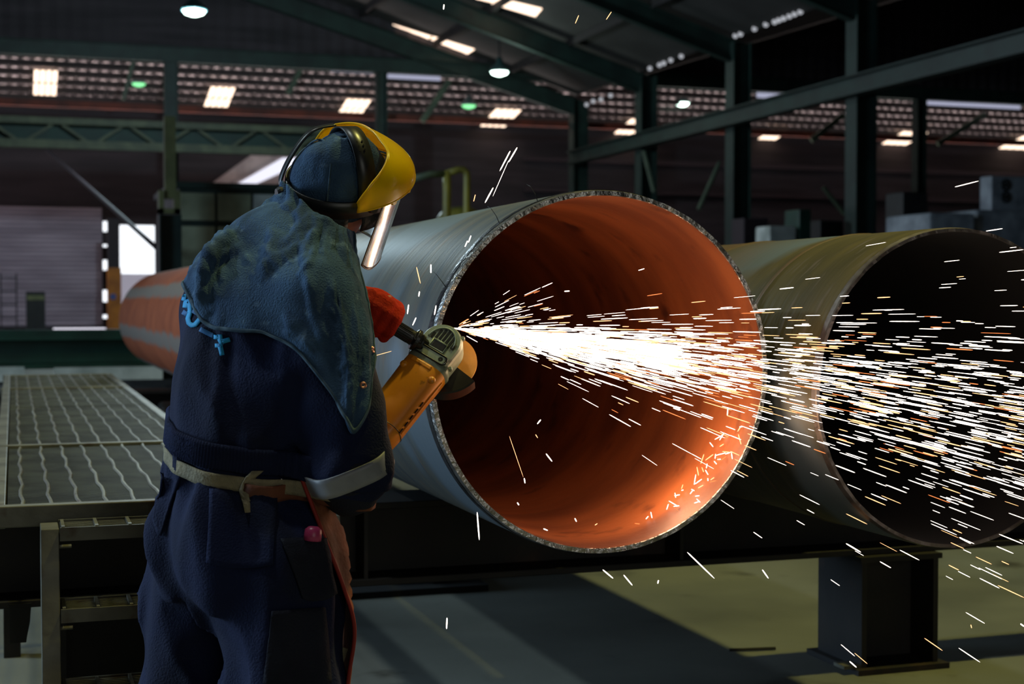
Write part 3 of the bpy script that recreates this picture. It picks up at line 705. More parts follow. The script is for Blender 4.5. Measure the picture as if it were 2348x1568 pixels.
# dark low skid and hoses behind the beam
x0_, x1_, z0_, z1_ = pxrect(760, 1330, 1120, 1398, 6.4)
t = thing('tool_skid', ((x0_ + x1_) / 2, 6.7, 0), 'dark low skid with hoses under the beam, right of the worker\'s legs', 'skid')
MB().span((x0_, 6.75, 0), (x1_ - .1, 7.1, .32)).build('back_box', MT['void'], t)
MB().span((x0_, 6.4, 0), (x1_, 7.1, .03)).build('base', MT['void'], t)
for (dx, r) in ((.30, .09), (.42, .07), (.52, .1)):
    c = np.array((x0_ + dx, 6.55, .03 + r)); pts = [c + np.array((math.cos(a) * r, math.sin(a * 2) * .02, math.sin(a) * r)) for a in np.linspace(0, 2 * math.pi, 25)]
    MB().tube(pts, .012, 8).build('hose_loop', MT['rubber'], t, smooth=True)
MB().bar((x1_ - .25, 6.5, .04), (x1_ - .1, 6.6, .26), .03, .03).build('prop_bar', MT['beam'], t)
# thin rod and scraps on the floor
a, b = at(1672, 1490, Z=.008), at(1778, 1486, Z=.008)
tag(MB().tube([a, b], .006, 8).build('floor_rod', MT['beam']), 'thin dark rod lying on the floor, left of the lower right post', 'rod')
# ------------------------------------------------------------------ soft-body modelling: distance fields meshed with surface nets
def surface_net(fn, lo, hi, h):
    lo = np.asarray(lo, float); n = np.ceil((np.asarray(hi) - lo) / h).astype(int) + 1
    ax = [lo[i] + h * np.arange(n[i]) for i in range(3)]
    F = np.empty(n, np.float32)
    for i in range(0, n[0], 16):
        X, Y, Z = np.meshgrid(ax[0][i:i + 16], ax[1], ax[2], indexing='ij')
        F[i:i + 16] = fn(np.stack([X.ravel(), Y.ravel(), Z.ravel()], 1)).reshape(X.shape)
    S = F < 0
    nx, ny, nz = n
    acc = np.zeros((nx - 1, ny - 1, nz - 1, 3)); cnt = np.zeros((nx - 1, ny - 1, nz - 1))
    cor = [(a, b, c) for a in (0, 1) for b in (0, 1) for c in (0, 1)]
    for p in cor:
        for a in range(3):
            if p[a]: continue
            q = list(p); q[a] = 1
            sl = lambda t: tuple(slice(t[k], t[k] + n[k] - 1) for k in range(3))
            f0, f1 = F[sl(p)], F[sl(q)]; m = S[sl(p)] != S[sl(q)]
            t = np.where(m, f0 / np.where(m, f0 - f1, 1), 0)
            for k in range(3):
                acc[..., k] += m * (p[k] + (t if k == a else 0))
            cnt += m
    act = cnt > 0
    idx = -np.ones(act.shape, int); idx[act] = np.arange(act.sum())
    I = np.argwhere(act)
    V = lo + h * (I + acc[act] / cnt[act][:, None])
    faces = []
    for a in range(3):
        b, c = (a + 1) % 3, (a + 2) % 3
        s0 = [slice(0, None)] * 3; s1 = [slice(0, None)] * 3
        s0[a] = slice(0, n[a] - 1); s1[a] = slice(1, n[a])
        E = np.argwhere(S[tuple(s0)] != S[tuple(s1)])
        E = E[(E[:, b] > 0) & (E[:, c] > 0) & (E[:, b] < n[b] - 1) & (E[:, c] < n[c] - 1)]
        def cell(db, dc):
            J = E.copy(); J[:, b] -= db; J[:, c] -= dc; return idx[J[:, 0], J[:, 1], J[:, 2]]
        q = np.stack([cell(1, 1), cell(0, 1), cell(0, 0), cell(1, 0)], 1)
        inside = S[E[:, 0], E[:, 1], E[:, 2]]
        q[~inside] = q[~inside][:, ::-1]
        faces.append(q)
    return V, np.concatenate(faces)
def net_mesh(name, fn, lo, hi, h, mat, parent, smooth_it=2, off=(0, 0, 0)):
    V, Fc = surface_net(fn, lo, hi, h)
    # light relaxation of the lattice steps
    for _ in range(smooth_it):
        A = np.zeros_like(V); c = np.zeros(len(V))
        for k in range(4):
            for j in (1, 3):
                np.add.at(A, Fc[:, k], V[Fc[:, (k + j) % 4]]); np.add.at(c, Fc[:, k], 1)
        V = V * .5 + .5 * A / np.maximum(c, 1)[:, None]
    me = bpy.data.meshes.new(name); me.from_pydata((V - np.asarray(off)).tolist(), [], Fc.tolist())
    o = wrap(name, me, mat, parent, off, smooth=True)
    return o, V, Fc
def smin(a, b, k):
    h = np.clip(.5 + .5 * (b - a) / k, 0, 1)
    return b + (a - b) * h - k * h * (1 - h)
def cone(P, a, b, ra, rb):
    a = np.asarray(a, float); b = np.asarray(b, float); d = b - a
    t = np.clip((P - a) @ d / (d @ d), 0, 1)
    return np.linalg.norm(P - a - t[:, None] * d, axis=1) - (ra + (rb - ra) * t)
def ecaps(P, a, b, ra, rb, Rx, Fx):
    """swept ellipse: ra, rb = (half width along Rx, half depth along Fx)"""
    a = np.asarray(a, float); b = np.asarray(b, float); d = b - a
    t = np.clip((P - a) @ d / (d @ d), 0, 1); q = P - a - t[:, None] * d
    w = ra[0] + (rb[0] - ra[0]) * t; f = ra[1] + (rb[1] - ra[1]) * t
    qr = q @ Rx; qf = q @ Fx; qz = np.linalg.norm(q - qr[:, None] * Rx - qf[:, None] * Fx, axis=1)
    m = np.minimum(w, f)
    k = np.sqrt((qr / w) ** 2 + (qf / f) ** 2 + (qz / m) ** 2)
    return (k - 1) * m
def ell(P, c, r, B):
    q = (P - np.asarray(c)) @ np.stack(B, 1) / np.asarray(r)
    k = np.linalg.norm(q, axis=1); return (k - 1) * min(r)
def chain(P, pts, rad, k=.02):
    d = None
    for i in range(len(pts) - 1):
        e = cone(P, pts[i], pts[i + 1], rad[i], rad[i + 1]); d = e if d is None else smin(d, e, k)
    return d
K = lambda x, y, d: at(x, y, d=d)

# ------------------------------------------------------------------ the worker: frames and joints
HEAD = math.radians(68.0)
BF = np.array([math.sin(HEAD), math.cos(HEAD), 0.0]); BR = np.array([BF[1], -BF[0], 0.0]); BU = np.array([0, 0, 1.0])
hr = cdir(.4468, -.5798, -.6813); hf = cdir(.8838, .168, .4366); hf = unit(hf - hr * np.dot(hf, hr)); hu = unit(np.cross(hr, hf))
HB = (hr, hf, hu)
HC = K(802.6, 377, 3.24)
def H(r, f, u): return HC + hr * r + hf * f + hu * u
FC = H(0, -.020, -.037)                                # centre of the skull; the face looks further down than the raised shield
ff = unit(hf * math.cos(.36) - hu * math.sin(.36)); fu = unit(np.cross(hr, ff)); FB = (hr, ff, fu)
def HH(r, f, u): return FC + hr * r + ff * f + fu * u
J = dict(pel=K(556, 1215, 3.10), wai=K(556, 1060, 3.11), mid=K(580, 900, 3.14), che=K(606, 735, 3.18), sho=K(640, 600, 3.20), nek=K(715, 520, 3.22),
         rsh=K(722, 690, 3.04), rel=K(806, 1065, 2.99), rwr=K(818, 1022, 3.25), rha=K(826, 1010, 3.33),
         lsh=K(530, 640, 3.36), lel=K(700, 850, 3.50), lwr=K(800, 700, 3.50), lha=K(868, 700, 3.47),
         rhi=K(625, 1290, 3.00), rkn=K(648, 1610, 2.98), ran=K(640, 2040, 2.99),
         lhi=K(470, 1290, 3.20), lkn=K(440, 1610, 3.17), lan=K(430, 2010, 3.20))
MT['navy'] = M('navy_cotton', (22, 30, 62), .85, 0, (17, 23, 48), 5.0, bump=.35, bscale=220, spec=.2, col3=(34, 37, 46), scale3=3.2, ramp3=(.56, .7))
MT['denim'] = M('washed_denim', (66, 92, 120), .9, 0, (47, 67, 92), 9.0, stretch=(1.6, 1.6, 1), bump=.5, bscale=260, spec=.15, col3=(120, 146, 168), scale3=26, ramp3=(.62, .85))
MT['denim_hem'] = M('denim_hem', (86, 106, 120), .9, 0, (56, 74, 88), 40.0, spec=.15)
MT['skin'] = M('skin', (176, 112, 88), .55, 0, (150, 88, 68), 30.0)
MT['hair'] = M('grey_beard_hair', (96, 88, 82), .8)
MT['black_plastic'] = M('black_plastic', (24, 24, 25), .35, 0, (34, 34, 34), 12.0)
MT['black_leather'] = M('black_leather', (26, 27, 30), .6, 0, (34, 34, 38), 14.0, bump=.3, bscale=90)
MT['yellow'] = M('yellow_plastic', (246, 212, 0), .28, 0, (236, 196, 0), 5.0, coat=.4, col3=(190, 150, 20), scale3=30, ramp3=(.68, .8))
def translucent(m, w, col):
    nt = m.node_tree; b = nt.nodes['Principled BSDF']; o = nt.nodes['Material Output']
    t = nt.nodes.new('ShaderNodeBsdfTranslucent'); t.inputs[0].default_value = (*lin(col), 1)
    x = nt.nodes.new('ShaderNodeMixShader'); x.inputs[0].default_value = w
    nt.links.new(b.outputs[0], x.inputs[1]); nt.links.new(t.outputs[0], x.inputs[2]); nt.links.new(x.outputs[0], o.inputs[0])
translucent(MT['yellow'], .4, (255, 214, 0))
MT['glove'] = M('red_suede', (186, 44, 16), .9, 0, (150, 34, 14), 16.0, bump=.4, bscale=160, spec=.15)
MT['leather'] = M('apron_leather', (134, 74, 44), .8, 0, (96, 54, 36), 9.0, bump=.3, bscale=60)
MT['red_trim'] = M('red_trim', (136, 28, 18), .7)
MT['strap'] = M('webbing_strap', (150, 138, 108), .85, 0, (116, 108, 86), 18.0, bump=.4, bscale=140)
MT['reflect'] = M('reflective_tape', (150, 152, 158), .45, 0, (120, 122, 128), 9.0)
MT['cyan'] = M('cyan_print', (20, 150, 206), .7); MT['cyan2'] = M('blue_print', (10, 92, 148), .7)
MT['steel'] = M('plain_steel', (170, 168, 164), .3, .9)

def arm(P, s, grow):
    if s == 'r': return chain(P, [J['rsh'], J['rel']], [.084 + grow, .080 + grow], .03)
    return chain(P, [J['lsh'], J['lel'], J['lwr']], [.078 + grow, .066 + grow, .05 + grow], .03)
def fold(P):
    """cloth relief: drape folds, gathers below the waist strap, steeper on the legs"""
    R_ = P @ BR; F_ = P @ BF; Z = P[:, 2]
    w = vnoise(np.stack([R_ * 5, F_ * 5, Z * 3], 1), 5) - .5
    leg = np.clip((1.02 - Z) / .22, 0, 1)
    a = vnoise(np.stack([R_ * 12 + w * 3 + Z * 2.6, F_ * 12 + w * 3, Z * 2.2 + 7], 1), 1)
    a = np.abs(a * 2 - 1)
    b = vnoise(np.stack([R_ * 8 + Z * 3.5, F_ * 8 - Z * 3.5, Z * 3.2 + w * 2], 1), 2)
    b = np.abs(b * 2 - 1)
    c = vnoise(np.stack([R_ * 24 + w * 4, F_ * 24, Z * 13 + w * 5], 1), 9)
    q = P - J['wai']; ang = np.arctan2(q @ BR, q @ BF); dz = J['wai'][2] - Z
    g = np.where(dz > 0, np.exp(-dz / .28), np.exp(dz / .07) * .8)
    pl = np.sin(ang * 12 + w * 6 + dz * 2.5) * .009 * g
    return (a - .35) * (.020 + .022 * leg) + (b - .4) * (.022 + .008 * leg) + (c - .5) * .007 + pl
def suit(P, grow=0.0, folds=True):
    d = ecaps(P, J['pel'], J['wai'], (.178 + grow, .152 + grow), (.158 + grow, .132 + grow), BR, BF)
    d = smin(d, ecaps(P, J['wai'] + (0, 0, .035), J['mid'], (.178 + grow, .146 + grow), (.186 + grow, .146 + grow), BR, BF), .02)
    d = smin(d, ecaps(P, J['mid'], J['che'], (.186 + grow, .146 + grow), (.206 + grow, .146 + grow), BR, BF), .05)
    d = smin(d, ecaps(P, J['che'], J['sho'], (.206 + grow, .146 + grow), (.165 + grow, .10 + grow), BR, BF), .05)
    d = smin(d, cone(P, J['sho'], J['nek'], .095 + grow, .07 + grow), .05)
    # seat
    d = smin(d, ell(P, J['pel'] - BF * .055 + BR * .075 - BU * .03, (.115 + grow, .115 + grow, .15 + grow), (BR, BF, BU)), .035)
    d = smin(d, ell(P, J['pel'] - BF * .055 - BR * .075 - BU * .03, (.092 + grow, .105 + grow, .15 + grow), (BR, BF, BU)), .035)
    l = chain(P, [J['rhi'], J['rkn'], J['ran']], [.122 + grow, .108 + grow, .098 + grow], .03)
    m = chain(P, [J['lhi'], J['lkn'], J['lan']], [.112 + grow, .120 + grow, .108 + grow], .03)
    d = smin(d, smin(l, m, .02), .04)
    d = smin(d, smin(arm(P, 'r', grow), arm(P, 'l', grow), .01), .035)
    if folds: d = d + fold(P)
    return d
def grad(fn, P, e=.004):
    g = np.stack([fn(P + np.eye(3)[i] * e) - fn(P - np.eye(3)[i] * e) for i in range(3)], 1)
    return g / np.maximum(np.linalg.norm(g, axis=1), 1e-9)[:, None]
def push_out(V, fn, gap, it=4):
    V = V.copy()
    for _ in range(it):
        d = fn(V); m = d < gap
        if not m.any(): break
        V[m] += grad(fn, V[m]) * (gap - d[m])[:, None]
    return V
ALL = np.array(list(J.values()))
# hands: fist round the side handle (left) and round the grinder tail (right)
HA = K(968, 788, 3.47); HT = K(860, 722, 3.44); hax = unit(HT - HA); HTIP = HA + hax * .175      # side handle axis, head -> tip
def hand_fn(P, c, axd, back, across, s=1.0, mirror=1):
    """fist round a bar through c along axd; back = where the back of the hand faces; five fingers curl round the bar"""
    axd = unit(axd); back = unit(back - axd * np.dot(back, axd)); side = np.cross(axd, back) * mirror
    R = .030 * s
    d = ecaps(P, c + back * .032 * s - axd * .022 * s - side * .012 * s, c + back * .034 * s + axd * .026 * s - side * .012 * s, (.030 * s, .020 * s), (.032 * s, .020 * s), side, back)
    for i, (t, r) in enumerate(((-.036, .0118), (-.013, .0128), (.011, .0128), (.034, .0115))):
        pts = []
        for a in (55, 15, -40, -95, -150):
            th = math.radians(a); rr = R * (1.15 if a > 40 else 1.0)
            pts.append(c + axd * t * s + side * math.cos(th) * rr + back * math.sin(th) * rr)
        d = smin(d, chain(P, pts, [r * 1.08 * s, r * 1.05 * s, r * s, r * .95 * s, r * .85 * s], .004), .003)
    th = [c - axd * .040 * s + back * .026 * s - side * .016 * s, c - axd * .050 * s - back * .006 * s - side * .036 * s, c - axd * .034 * s - back * .034 * s - side * .020 * s, c - axd * .020 * s - back * .044 * s + side * .004 * s]
    return smin(d, chain(P, th, [.017 * s, .0155 * s, .0135 * s, .012 * s], .006), .008)
LC = HA + hax * .125
Lback = cdir(.42, .85, .25)
def lhand(P, s=1.0): return hand_fn(P, LC, -hax, Lback, None, s, 1)
gu = unit(K(1012, 800, 3.50) - K(862, 990, 3.40))
RC = K(832, 1022, 3.375)
def rhand(P, s=1.0): return hand_fn(P, RC, gu, cdir(-.5, .3, .8), None, s, 1)
# ---- body: head, face, neck, trunk, limbs and hands as one skin
def head_fn(P):
    d = ell(P, HH(0, -.006, .0), (.074, .090, .088), FB)
    d = smin(d, ell(P, HH(0, .03, -.055), (.058, .062, .072), FB), .04)                 # face and jaw
    d = smin(d, ell(P, HH(0, .062, -.105), (.030, .028, .022), FB), .02)                # chin
    d = smin(d, cone(P, HH(0, .088, -.018), HH(0, .108, -.05), .009, .015), .012)        # nose
    d = smin(d, cone(P, HH(-.013, .1, -.054), HH(.013, .1, -.054), .008, .008), .006)
    d = smin(d, cone(P, HH(-.036, .076, -.004), HH(.036, .076, -.004), .011, .011), .012) # brow
    for s in (-1, 1):
        d = smin(d, ell(P, HH(s * .03, .076, -.022), (.013, .012, .011), FB), .004)      # eyes
        d = smin(d, ell(P, HH(s * .04, .064, -.045), (.02, .018, .016), FB), .02)        # cheeks
        e = ell(P, HH(s * .077, -.012, -.05), (.010, .020, .032), FB)                    # ears
        e = np.maximum(e, -ell(P, HH(s * .088, -.006, -.046), (.008, .011, .02), FB))
        d = smin(d, smin(e, ell(P, HH(s * .075, -.004, -.078), (.007, .009, .010), FB), .006), .006)
        d = smin(d, cone(P, HH(0, .092, -.076 + .004 * s), HH(s * .02, .08, -.078 + .002 * s), .006, .004), .004)  # lips
    return d
def body_fn(P):
    d = suit(P, -.024, False)
    d = smin(d, cone(P, J['sho'], HH(0, -.03, -.08), .062, .056), .03)
    d = smin(d, head_fn(P), .02)
    d = smin(d, chain(P, [J['rsh'], J['rel'], J['rwr'], RC + cdir(-.3, .1, .5) * .035], [.055, .044, .030, .030], .02), .02)
    d = smin(d, chain(P, [J['lsh'], J['lel'], J['lwr'], LC + Lback * .03], [.055, .043, .030, .030], .02), .02)
    return smin(d, smin(lhand(P, .9), rhand(P, .95), .005), .012)
feet = []
for k, s in (('ran', 1), ('lan', -1)):
    a = np.array((J[k][0], J[k][1], .085)); feet.append((k, a, unit(BF + BR * .15 * s)))
PB = np.array((J['pel'][0], J['pel'][1], 0.0))
def body_all(P):
    d = body_fn(P)
    for k, a, f in feet:
        d = smin(d, chain(P, [J[k], a + (0, 0, .02), a + f * .14 - (0, 0, .04)], [.05, .045, .032], .02), .02)
    return d
lo = ALL.min(0) - .2; hi = ALL.max(0) + .2; lo[2] = -.02; hi[2] = max(hi[2], (HC + hu * .13)[2] + .02); hi[:2] = np.maximum(hi[:2], HC[:2] + .2)
person, _, _ = net_mesh('person', body_all, lo, hi, .0085, MT['skin'], None, 1, off=PB)
WM[person.name] = Matrix.Translation(Vector(tuple(PB)))
tag(person, 'person in navy overalls, denim hood and yellow face shield, bent over a grinder', 'person')
# boots
for k, a, f in feet:
    sd = np.cross(BU, f)
    def boot(P, a=a, f=f, sd=sd, k=k):
        d = chain(P, [a + (0, 0, .13), a + (0, 0, .0), a + f * .07 - (0, 0, .02), a + f * .17 - (0, 0, .035)], [.066, .062, .056, .046], .03)
        d = smin(d, chain(P, [a - f * .05 - (0, 0, .045), a + f * .17 - (0, 0, .05)], [.04, .045], .02), .03)
        return np.maximum(d, -(P[:, 2] - .001))
    net_mesh('work_boot', boot, a + (-.3, -.3, -.12), a + (.3, .3, .3), .008, MT['black_leather'], person, 1)
# overalls
def suit_cut(P):
    d = suit(P)
    d = np.maximum(d, -(P[:, 2] - .055))                                               # trouser hem
    d = np.maximum(d, (P - J['nek']) @ unit(J['nek'] - J['sho']) - .01)                # collar
    return d
overalls, OV, OF = net_mesh('overalls', suit_cut, lo, hi, .0078, MT['navy'], person, 2)
BV = BVHTree.FromPolygons([Vector(v) for v in OV], OF.tolist())
# ---- things sewn to or tied round the overalls
def ring_on(c, nrm, f0, n, off, a0=0.0, a1=2 * math.pi, bvh=BV, ref=None, far=.45):
    """points round the cloth where the plane (c, nrm) meets it, seen from c"""
    nrm = unit(nrm); u = unit(f0 - nrm * np.dot(f0, nrm)); w = np.cross(nrm, u); out = []
    for i in range(n):
        t = a0 + (a1 - a0) * i / (n if abs(a1 - a0 - 2 * math.pi) < 1e-6 else n - 1)
        d = u * math.cos(t) + w * math.sin(t)
        h = bvh.ray_cast(Vector(c + d * far), Vector(-d), far)
        out.append((np.array(h[0]) if h[0] is not None else c + d * .1) + d * off)
    return np.array(out)
def band(name, loop, nrm, width, mat, parent, thick=.003, closed=True, bow=.0, it=2):
    L = loop.copy()
    for _ in range(it):
        if closed: L = .5 * L + .25 * (np.roll(L, 1, 0) + np.roll(L, -1, 0))
        else: L[1:-1] = .5 * L[1:-1] + .25 * (L[2:] + L[:-2])
    nrm = unit(nrm); c = L.mean(0)
    rows = []
    for k in (-1, -.5, 0, .5, 1):
        P = L + nrm * width / 2 * k
        P = P + (P - c) / np.linalg.norm(P - c, axis=1)[:, None] * bow * (1 - abs(k))
        if closed: P = np.vstack([P, P[:1]])
        rows.append(P)
    return MB().grid(np.array(rows)).build(name, mat, parent, smooth=True, solid=thick)
bw = unit(np.cross(K(690, 1098, 2.95) - K(402, 992, 3.15), BF)); bw = bw * np.sign(bw[2])
bcen = K(552, 1052, 3.11)
loop = ring_on(bcen, bw, BF, 90, .010)
band('waist_strap', loop, bw, .030, MT['strap'], person, .004, it=7)
# ribbed waist panel above the strap
rb = ring_on(bcen + bw * .045, bw, BF, 150, .006)
L = rb.copy()
for _ in range(8): L = .5 * L + .25 * (np.roll(L, 1, 0) + np.roll(L, -1, 0))
L2 = np.repeat(L, 3, 0); L2 = .5 * L2 + .25 * (np.roll(L2, 1, 0) + np.roll(L2, -1, 0))
cc = L2.mean(0); dr = (L2 - cc) / np.linalg.norm(L2 - cc, axis=1)[:, None]
ribs = np.where((np.arange(len(L2)) % 3) == 0, .0035, 0.0)[:, None] * dr
rows = [np.vstack([q, q[:1]]) for q in (L2 - bw * .026, L2 - bw * .022 + ribs, L2 + bw * .020 + ribs, L2 + bw * .026 - dr * .004)]
MB().grid(np.array(rows)).build('ribbed_waistband', MT['navy'], person, smooth=True, solid=.003)
def on_cloth(px, py, off=.004):
    r = ray(px, py); h = BV.ray_cast(Vector(tuple(CAM)), Vector(tuple(r)))
    if h[0] is None: return at(px, py, d=3.05)
    return np.array(h[0]) + np.array(h[1]) * off
def patch(name, poly, mat, off=.004, thick=.003, n=14, parent=None, edge=None):
    """a sewn-on cloth patch: bilinear grid between four corner pixels, laid on the cloth"""
    (x0, y0), (x1, y1), (x2, y2), (x3, y3) = poly; P = []
    for i in range(n + 1):
        v = i / n; row = []
        for j in range(n + 1):
            u = j / n
            row.append(on_cloth((1 - v) * ((1 - u) * x0 + u * x1) + v * ((1 - u) * x3 + u * x2), (1 - v) * ((1 - u) * y0 + u * y1) + v * ((1 - u) * y3 + u * y2) + 12 * math.sin(math.pi * u) * v * v, off))
        P.append(row)
    return MB().grid(np.array(P)).build(name, mat, parent or person, smooth=True, solid=thick)
MT['navy_dark'] = M('faded_dark_cotton', (34, 36, 48), .88, 0, (26, 28, 40), 7.0, bump=.35, bscale=200, spec=.2)
patch('back_pocket', [(482, 1122), (632, 1134), (628, 1296), (474, 1290)], MT['navy'], .005, .004)
patch('back_pocket', [(385, 1022), (428, 1062), (372, 1228), (354, 1192)], MT['navy'], .005, .004)
patch('thigh_pocket', [(642, 1238), (742, 1236), (766, 1360), (690, 1372)], MT['navy_dark'], .007, .004)
patch('leg_patch', [(622, 1400), (742, 1392), (756, 1566), (604, 1566)], MT['navy_dark'], .006, .003)
# strap tail hanging from the knot, and its wire buckle
def ribbon(name, ctr, wdir, w, mat, parent, thick=.003):
    ctr = np.array(ctr); rows = [ctr - np.array(wdir) * w / 2, ctr, ctr + np.array(wdir) * w / 2]
    return MB().grid(np.array(rows)).build(name, mat, parent, smooth=True, solid=thick)
cl = [on_cloth(x, y, .010) for x, y in ((588, 1078), (580, 1092), (572, 1108), (566, 1124), (568, 1140), (574, 1156), (576, 1176))]
wv = [RIGHT * a + FWD * b for a, b in ((1, .2), (.9, .4), (.7, .6), (.9, .2), (.8, -.3), (.7, .3), (.5, .3))]
ribbon('strap_tail', cl, wv, .022, MT['strap'], person)
cl = [on_cloth(x, y, .012) for x, y in ((636, 1096), (644, 1106), (652, 1108), (655, 1100))]
MB().tube(cl, .0016, 8).build('wire_buckle', MT['steel'], person, smooth=True)
# grey reflective tape round the right sleeve above the dark cuff
ad = unit(J['rel'] - J['rsh'])
tn = unit(cdir(.30, -.90, .30)); tc = K(793, 1072, 2.99)
tl = ring_on(tc, tn, BF, 60, .007, far=.15)
tl = tc + (tl - tc) * np.clip(.096 / np.maximum(np.linalg.norm(tl - tc, axis=1), 1e-6), 0, 1)[:, None]
band('reflective_tape', tl, tn, .042, MT['reflect'], person, .003)
# dark turned-back cuff below the tape, forearm sleeve going forward to the grinder
def cuff(P):
    d = chain(P, [K(802, 1078, 2.99), K(800, 1108, 3.0), K(812, 1075, 3.12), J['rwr']], [.076, .060, .060, .046], .03)
    return d + (vnoise(P * 22, 3) - .5) * .012
net_mesh('forearm_sleeve', cuff, K(806, 1090, 3.1) - .3, K(806, 1090, 3.1) + .35, .008, MT['navy_dark'], person, 2)
# red suede gloves
def lglove(P):
    d = lhand(P, 1.13)
    d = smin(d, chain(P, [LC + Lback * .038 - hax * 0.0 - cdir(.5, .2, -.1) * .02, LC + cdir(-.75, .35, .3) * .075, LC + cdir(-.9, .1, .3) * .15], [.034, .042, .054], .02), .02)
    return d + (vnoise(P * 30, 8) - .5) * .004
o, _, _ = net_mesh('glove', lglove, LC - .20, LC + .20, .0034, MT['glove'], person, 3); o['label'] = 'red suede glove gripping the black side handle'
def rglove(P):
    d = rhand(P, 1.12)
    d = smin(d, chain(P, [RC + cdir(-.3, .2, .6) * .03, J['rwr'] + cdir(-.2, -.5, -.3) * .03], [.036, .05], .02), .02)
    return d + (vnoise(P * 45, 8) - .5) * .005
o, _, _ = net_mesh('glove', rglove, RC - .2, RC + .2, .006, MT['glove'], person, 1); o['label'] = 'red suede glove on the tail of the grinder, hidden behind the elbow'
# ---- leather apron in front, its red-piped edge showing at the right
AP = [[(690, 1092, 2.96), (745, 1235, 2.97), (789, 1350, 2.99), (813, 1445, 3.0), (797, 1572, 3.0), (782, 1760, 3.01)],
      [(738, 1085, 3.00), (769, 1218, 3.05), (787, 1348, 3.09), (806, 1445, 3.11), (792, 1572, 3.12), (776, 1760, 3.12)],
      [(752, 1078, 3.10), (764, 1205, 3.18), (775, 1340, 3.22), (782, 1445, 3.25), (772, 1572, 3.26), (762, 1760, 3.26)],
      [(716, 1070, 3.30), (716, 1200, 3.36), (720, 1340, 3.38), (722, 1445, 3.39), (716, 1572, 3.4), (710, 1760, 3.4)],
      [(600, 1062, 3.38), (598, 1200, 3.42), (590, 1340, 3.44), (585, 1445, 3.44), (580, 1572, 3.44), (575, 1760, 3.44)],
      [(500, 1040, 3.36), (480, 1200, 3.42), (470, 1340, 3.42), (465, 1445, 3.42), (460, 1572, 3.42), (455, 1760, 3.42)]]
def spline_grid(C, nu, nv):
    """Catmull-Rom through a (rows, cols, 3) net"""
    def cr(A, n):
        A = np.asarray(A); m = len(A); out = []
        for t in np.linspace(0, m - 1, n):
            i = min(int(t), m - 2); f = t - i
            p0, p1, p2, p3 = A[max(i - 1, 0)], A[i], A[i + 1], A[min(i + 2, m - 1)]
            out.append(.5 * (2 * p1 + (p2 - p0) * f + (2 * p0 - 5 * p1 + 4 * p2 - p3) * f * f + (3 * p1 - p0 - 3 * p2 + p3) * f ** 3))
        return np.array(out)
    return np.swapaxes(cr(np.swapaxes(cr(C, nu), 0, 1), nv), 0, 1)
G = spline_grid(np.array([[K(*q) for q in col] for col in AP]), 40, 50)
sh = G.shape; keep = G[0].copy()
Gf = push_out(G.reshape(-1, 3), lambda P: suit(P, 0, True), .012).reshape(sh); Gf[:3] = .3 * Gf[:3] + .7 * G[:3]; Gf[0] = keep
apron = MB().grid(Gf).build('leather_apron', MT['leather'], person, smooth=True, solid=.003)
MB().tube(list(Gf[0]), .0042, 8).build('red_piping', MT['red_trim'], apron, smooth=True)
# apron tie from the edge to the strap
band('apron_tie', ring_on(bcen - bw * .012, bw, BF, 14, .013, math.radians(-118), math.radians(-62)), bw, .034, MT['leather'], person, .004, closed=False)
# little pale tag inside the apron hem
tg = K(786, 1500, 3.035); MB().box(tg, (.014, .004, .028), np.stack([RIGHT, FWD, UP], 1) @ np.array([[.95, 0, .3], [0, 1, 0], [-.3, 0, .95]])).build('size_tag', MT['strap'], apron)
# pink marker standing in the thigh pocket: a thing of its own
pk = on_cloth(712, 1236, .012)
mk = MB().lathe([(.001, .022), (.010, .021), (.0165, .015), (.0175, .004), (.0175, -.006), (.001, -.006)], pk, ax=unit(UP + RIGHT * .1), n=20).build('pink_lighter', M('pink_plastic', (176, 58, 104), .35), smooth=True)
tag(mk, 'pink rounded plastic tube sticking out of the thigh pocket', 'tube')
# ---- lettering across the back, mostly covered by the cape
def strokes(name, lines, w, mat):
    mb = MB()
    for ln in lines:
        P = np.array(ln, float); Q = []
        for a, b in zip(P, P[1:]):
            n = max(2, int(np.hypot(*(b - a)) / 4)); Q += [a + (b - a) * i / n for i in range(n)]
        Q.append(P[-1]); Q = np.array(Q)
        T = np.gradient(Q, axis=0); T /= np.linalg.norm(T, axis=1)[:, None]; Nn = np.stack([-T[:, 1], T[:, 0]], 1)
        rows = [[on_cloth(*(q + n_ * w * k), .0022) for q, n_ in zip(Q, Nn)] for k in (-.5, 0, .5)]
        mb.grid(np.array(rows))
    return mb.build(name, mat, person, smooth=True, solid=.0006)
strokes('back_lettering', [[(423, 676), (425, 682), (423, 690)],
        [(426, 706), (428, 694), (433, 690), (437, 698), (438, 712), (436, 722), (433, 731), (435, 741), (441, 746), (449, 745), (456, 737), (461, 731)],
        [(505, 767), (506, 780), (511, 789)], [(511, 783), (518, 781), (528, 778)], [(497, 768), (497, 778)], [(500, 788), (500, 797)], [(505, 790), (508, 804), (510, 815)]], 10.5, MT['cyan'])
strokes('back_lettering', [[(421, 715), (431, 721)], [(443, 712), (456, 720)], [(460, 755), (475, 763), (492, 771)], [(503, 788), (511, 793)]], 11, MT['cyan2'])
def px_of(p):
    v = p - CAM; return CX + FPX * np.dot(v, RIGHT) / np.dot(v, FWD), CY - FPX * np.dot(v, UP) / np.dot(v, FWD)
